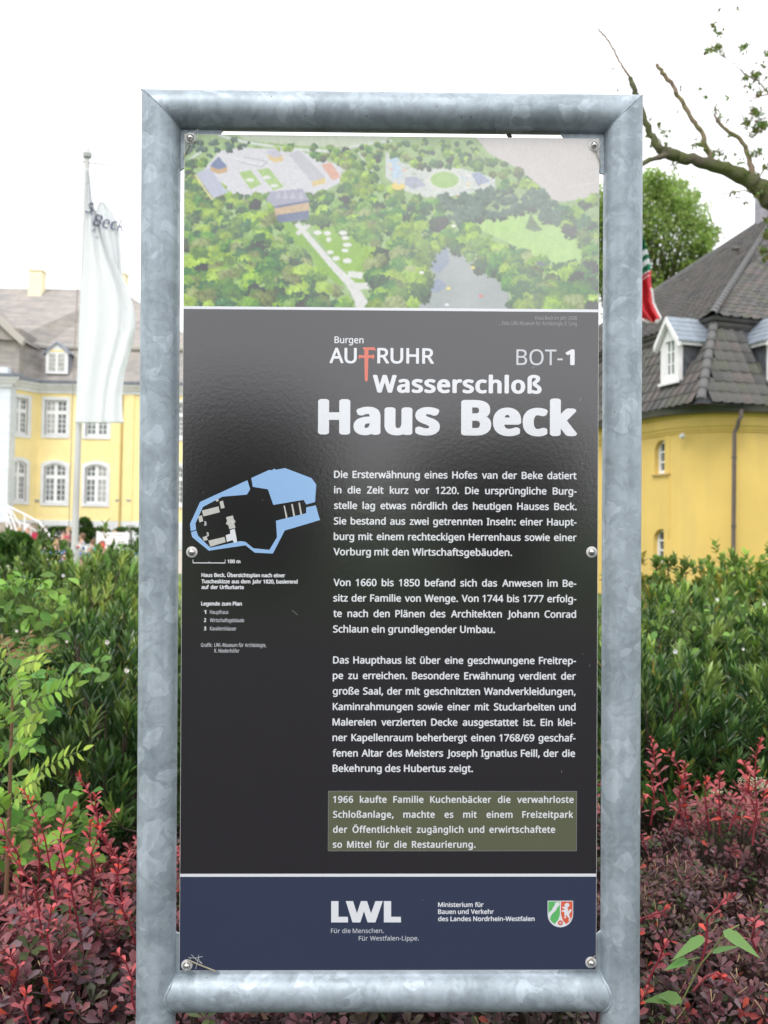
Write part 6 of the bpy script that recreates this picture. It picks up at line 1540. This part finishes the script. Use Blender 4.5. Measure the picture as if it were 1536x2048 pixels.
# bench and blue tables
def bx(parent, name, m, *a): return MB().box(*a).build(name, m, parent)
c0, c1 = at(196, 1064, 46), at(254, 1064, 46); bw_ = c1.x-c0.x; bz0 = c0.z-.95
bench = empty('garden_bench', ((c0.x+c1.x)/2, 46, gz((c0.x+c1.x)/2,46)), 0, 'white garden bench seen from behind beyond the flowers', 'bench'); zt = c0.z - bench.location.z
for i in range(4): bx(bench, 'back_slat', M_rail, -bw_/2, bw_/2, -.02, .02, zt-.12-i*.15, zt-i*.15)
bx(bench, 'seat', M_rail, -bw_/2, bw_/2, .0, .45, zt-.70, zt-.64)
for s in (-1,1):
    bx(bench, 'leg', M_rail, s*bw_/2-.05, s*bw_/2+.05, -.05, .05, 0, zt+.04); bx(bench, 'leg', M_rail, s*bw_/2-.05, s*bw_/2+.05, .40, .48, 0, zt-.64)
M_bt = mat('blue_table', (.10,.22,.55), .5); M_leg = mat('grey_leg', (.4,.42,.45), .5)
for (a, b, y, lb) in ((90,136,1102,'blue topped table left of the flagpole'),(160,176,1106,'blue table right behind the flagpole'),(250,300,1106,'blue topped table partly hidden by the left upright')):
    p0, p1 = at(a, y, 30), at(b, y, 30); w_ = p1.x-p0.x; e = empty('blue_table', ((p0.x+p1.x)/2, 30, 0), 0, lb, 'table', 'blue garden tables')
    bx(e, 'table_top', M_bt, -w_/2, w_/2, -.35, .35, p0.z-.05, p0.z)
    for s in (-1,1):
        for q in (-1,1): bx(e, 'leg', M_leg, s*(w_/2-.06)-.02, s*(w_/2-.06)+.02, q*.3-.02, q*.3+.02, 0, p0.z-.05)
# people, grown from a jointed skeleton
def skin(name, V_, E_, Rr, m, parent, sub=1):
    me = bpy.data.meshes.new(name); me.from_pydata(V_, E_, []); o = link(bpy.data.objects.new(name, me), parent)
    md = o.modifiers.new('skin', 'SKIN'); md.use_smooth_shade = True
    for i, sv in enumerate(me.skin_vertices[0].data):
        r_ = Rr[i]; sv.radius = (r_, r_) if not isinstance(r_, tuple) else r_; sv.use_root = (i == 0)
    s_ = o.modifiers.new('sub', 'SUBSURF'); s_.levels = sub; s_.render_levels = sub; me.materials.append(m); return o
M_skin = mat('skin', (.55,.33,.24), .6); 
PC_ = {n: mat('cloth_'+n, c, .85) for n, c in (('red',(.45,.03,.08)),('black',(.02,.02,.025)),('white',(.75,.75,.76)),('grey',(.30,.31,.36)),('pink',(.60,.25,.25)),('beige',(.50,.40,.28)),('denim',(.08,.12,.22)))}
PH = {n: mat('hair_'+n, c, .7) for n, c in (('brown',(.16,.09,.05)),('dark',(.03,.02,.02)),('blond',(.45,.30,.14)),('auburn',(.17,.04,.03)),('cap',(.75,.75,.76)))}
def person(px, pyh, Y, H, pose, shirt, legs, hair, label, turn=0, arm=0):
    top = at(px, pyh, Y); e = empty('person', (top.x, Y, top.z-H), R(turn), label, 'person'); s = H/1.7 if pose == 'stand' else H/1.25
    hip = .92*s if pose == 'stand' else .46*s; sh = hip+.50*s; V_ = []; E_ = []; Rr = []
    def v(x,y,z,r_): V_.append((x*s if abs(x) < 5 else x, y*s, z)); Rr.append(r_*s); return len(V_)-1
    P0 = v(0,0,hip,.14); W = v(0,0,hip+.2*s,.115); Ch = v(0,0,hip+.38*s,.14); Nk = v(0,0,sh+.06*s,.055); Hd = v(0,-.02,sh+.17*s,.085); Tp = v(0,-.01,sh+.26*s,.075)
    E_ += [(P0,W),(W,Ch),(Ch,Nk),(Nk,Hd),(Hd,Tp)]; nose = v(0,-.12,sh+.165*s,.018); E_.append((Hd,nose))
    armi = []; legi = []
    for d in (-1,1):
        S_ = v(d*.17,0,sh-.03*s,.055)
        if pose == 'stand' and not arm: El = v(d*.22,.02,sh-.30*s,.042); Wr = v(d*.21,-.08,sh-.53*s,.03); Ha = v(d*.20,-.12,sh-.61*s,.034)
        else: El = v(d*.24,-.10,sh-.26*s,.042); Wr = v(d*.16,-.32,sh-.28*s,.03); Ha = v(d*.13,-.40,sh-.27*s,.034)
        E_ += [(Ch,S_),(S_,El),(El,Wr),(Wr,Ha)]; armi.append((S_,El,Wr))
        hx = V_[Ha]
        for f in range(4): fi = len(V_); V_.append((hx[0]+(f-1.5)*.018*s, hx[1]-.03*s, hx[2]-.06*s)); Rr.append(.009*s); E_.append((Ha, fi))
        fi = len(V_); V_.append((hx[0]-d*.045*s, hx[1]-.02*s, hx[2]-.03*s)); Rr.append(.010*s); E_.append((Ha, fi))
        Hp = v(d*.09,0,hip-.05*s,.095)
        if pose == 'stand': Kn = v(d*.10,-.02,hip*.54,.062); An = v(d*.10,.02,.09*s,.04); To = v(d*.11,-.16,.03*s,.035)
        else: Kn = v(d*.13,-.44,hip+.02*s,.062); An = v(d*.13,-.42,.09*s,.04); To = v(d*.14,-.58,.03*s,.035)
        E_ += [(P0,Hp),(Hp,Kn),(Kn,An),(An,To)]; legi.append((Hp,Kn,An))
    skin('body', V_, E_, Rr, M_skin, e)
    def sub_(idx, edges, grow, name, m):
        mp_ = {q: i for i, q in enumerate(idx)}; skin(name, [V_[q] for q in idx], [(mp_[a], mp_[b]) for a, b in edges], [Rr[q]+grow*s for q in idx], m, e)
    sub_([W,P0,Ch]+[q for a in armi for q in a[:2]], [(P0,W),(W,Ch)]+[(Ch,a[0]) for a in armi]+[(a[0],a[1]) for a in armi], .016, 'shirt', PC_[shirt])
    sub_([P0]+[q for a in legi for q in a], [(P0,a[0]) for a in legi]+[(a[0],a[1]) for a in legi]+[(a[1],a[2]) for a in legi], .014, 'trousers', PC_[legs])
    hz = V_[Hd][2]; b = MB().lathe([(.03*s,-.10*s),(.095*s,-.05*s),(.112*s,.04*s),(.10*s,.11*s),(.06*s,.155*s),(.0,.17*s)], 12, Matrix.Translation((0,.018*s,hz)) @ Matrix.Rotation(R(-12),4,'X'))
    b.build('cap' if hair == 'cap' else 'hair', PH[hair], e, True)
    ey = MB(); 
    for d in (-1,1): ey.lathe([(.010*s,-.004),(.010*s,.004)], 6, Matrix.Translation((d*.032*s,-.102*s,hz+.02*s)) @ Matrix.Rotation(R(90),4,'X'))
    tag(ey.build('eye', PH['dark'], e), kind='stuff'); return e
person(137,1055,44,1.66,'stand','red','black','blond','woman in a dark red sleeveless top standing left of the flagpole',-60,1)
person(127,1062,46,1.5,'stand','black','black','dark','dark haired person half hidden behind the woman in red',30)
person(55,1050,46,1.25,'sit','grey','black','cap','man in grey with a white cap sitting at the foot of the stairs',35,1)
person(38,1056,47,1.2,'sit','beige','beige','blond','person in beige sitting on the steps at the left',10)
person(112,1080,31,1.15,'sit','white','denim','blond','child in white sitting at the blue table',60,1)
person(164,1068,38,1.25,'sit','grey','beige','brown','person in grey sitting just right of the flagpole',-50,1)
person(186,1080,40,1.2,'sit','pink','pink','brown','person in pink with arm stretched out left of the bench',-90,1)
person(210,1060,48,1.3,'sit','white','white','auburn','auburn haired person sitting on the white bench',180)
person(230,1062,48,1.1,'sit','white','beige','blond','child on the white bench seen from behind',180)
person(206,1083,34,1.1,'sit','pink','beige','brown','small child in pink behind the red pinwheel',40)
st_ = at(70, 1085, 45); e = empty('pushchair', (st_.x, 45, gz(st_.x,45)), R(20), 'small red and white pushchair beside the seated man', 'pushchair')
z_ = st_.z - e.location.z
MB().box(-.16,.16,-.2,.2,z_-.1,z_-.04).build('seat', PC_['red'], e); MB().box(-.16,.16,.16,.22,z_-.1,z_+.45).build('backrest', PC_['red'], e)
for a in (-1,1):
    MB().tube([(a*.18,.25,z_+.55),(a*.18,-.25,.1)], .015, 5).build('frame_tube', M_rail, e)
    for b in (-1,1): MB().lathe([(.09,-.02),(.09,.02)], 10, Matrix.Translation((a*.2,b*.25,.09)) @ Matrix.Rotation(R(90),4,'Y')).build('wheel', PC_['black'], e)
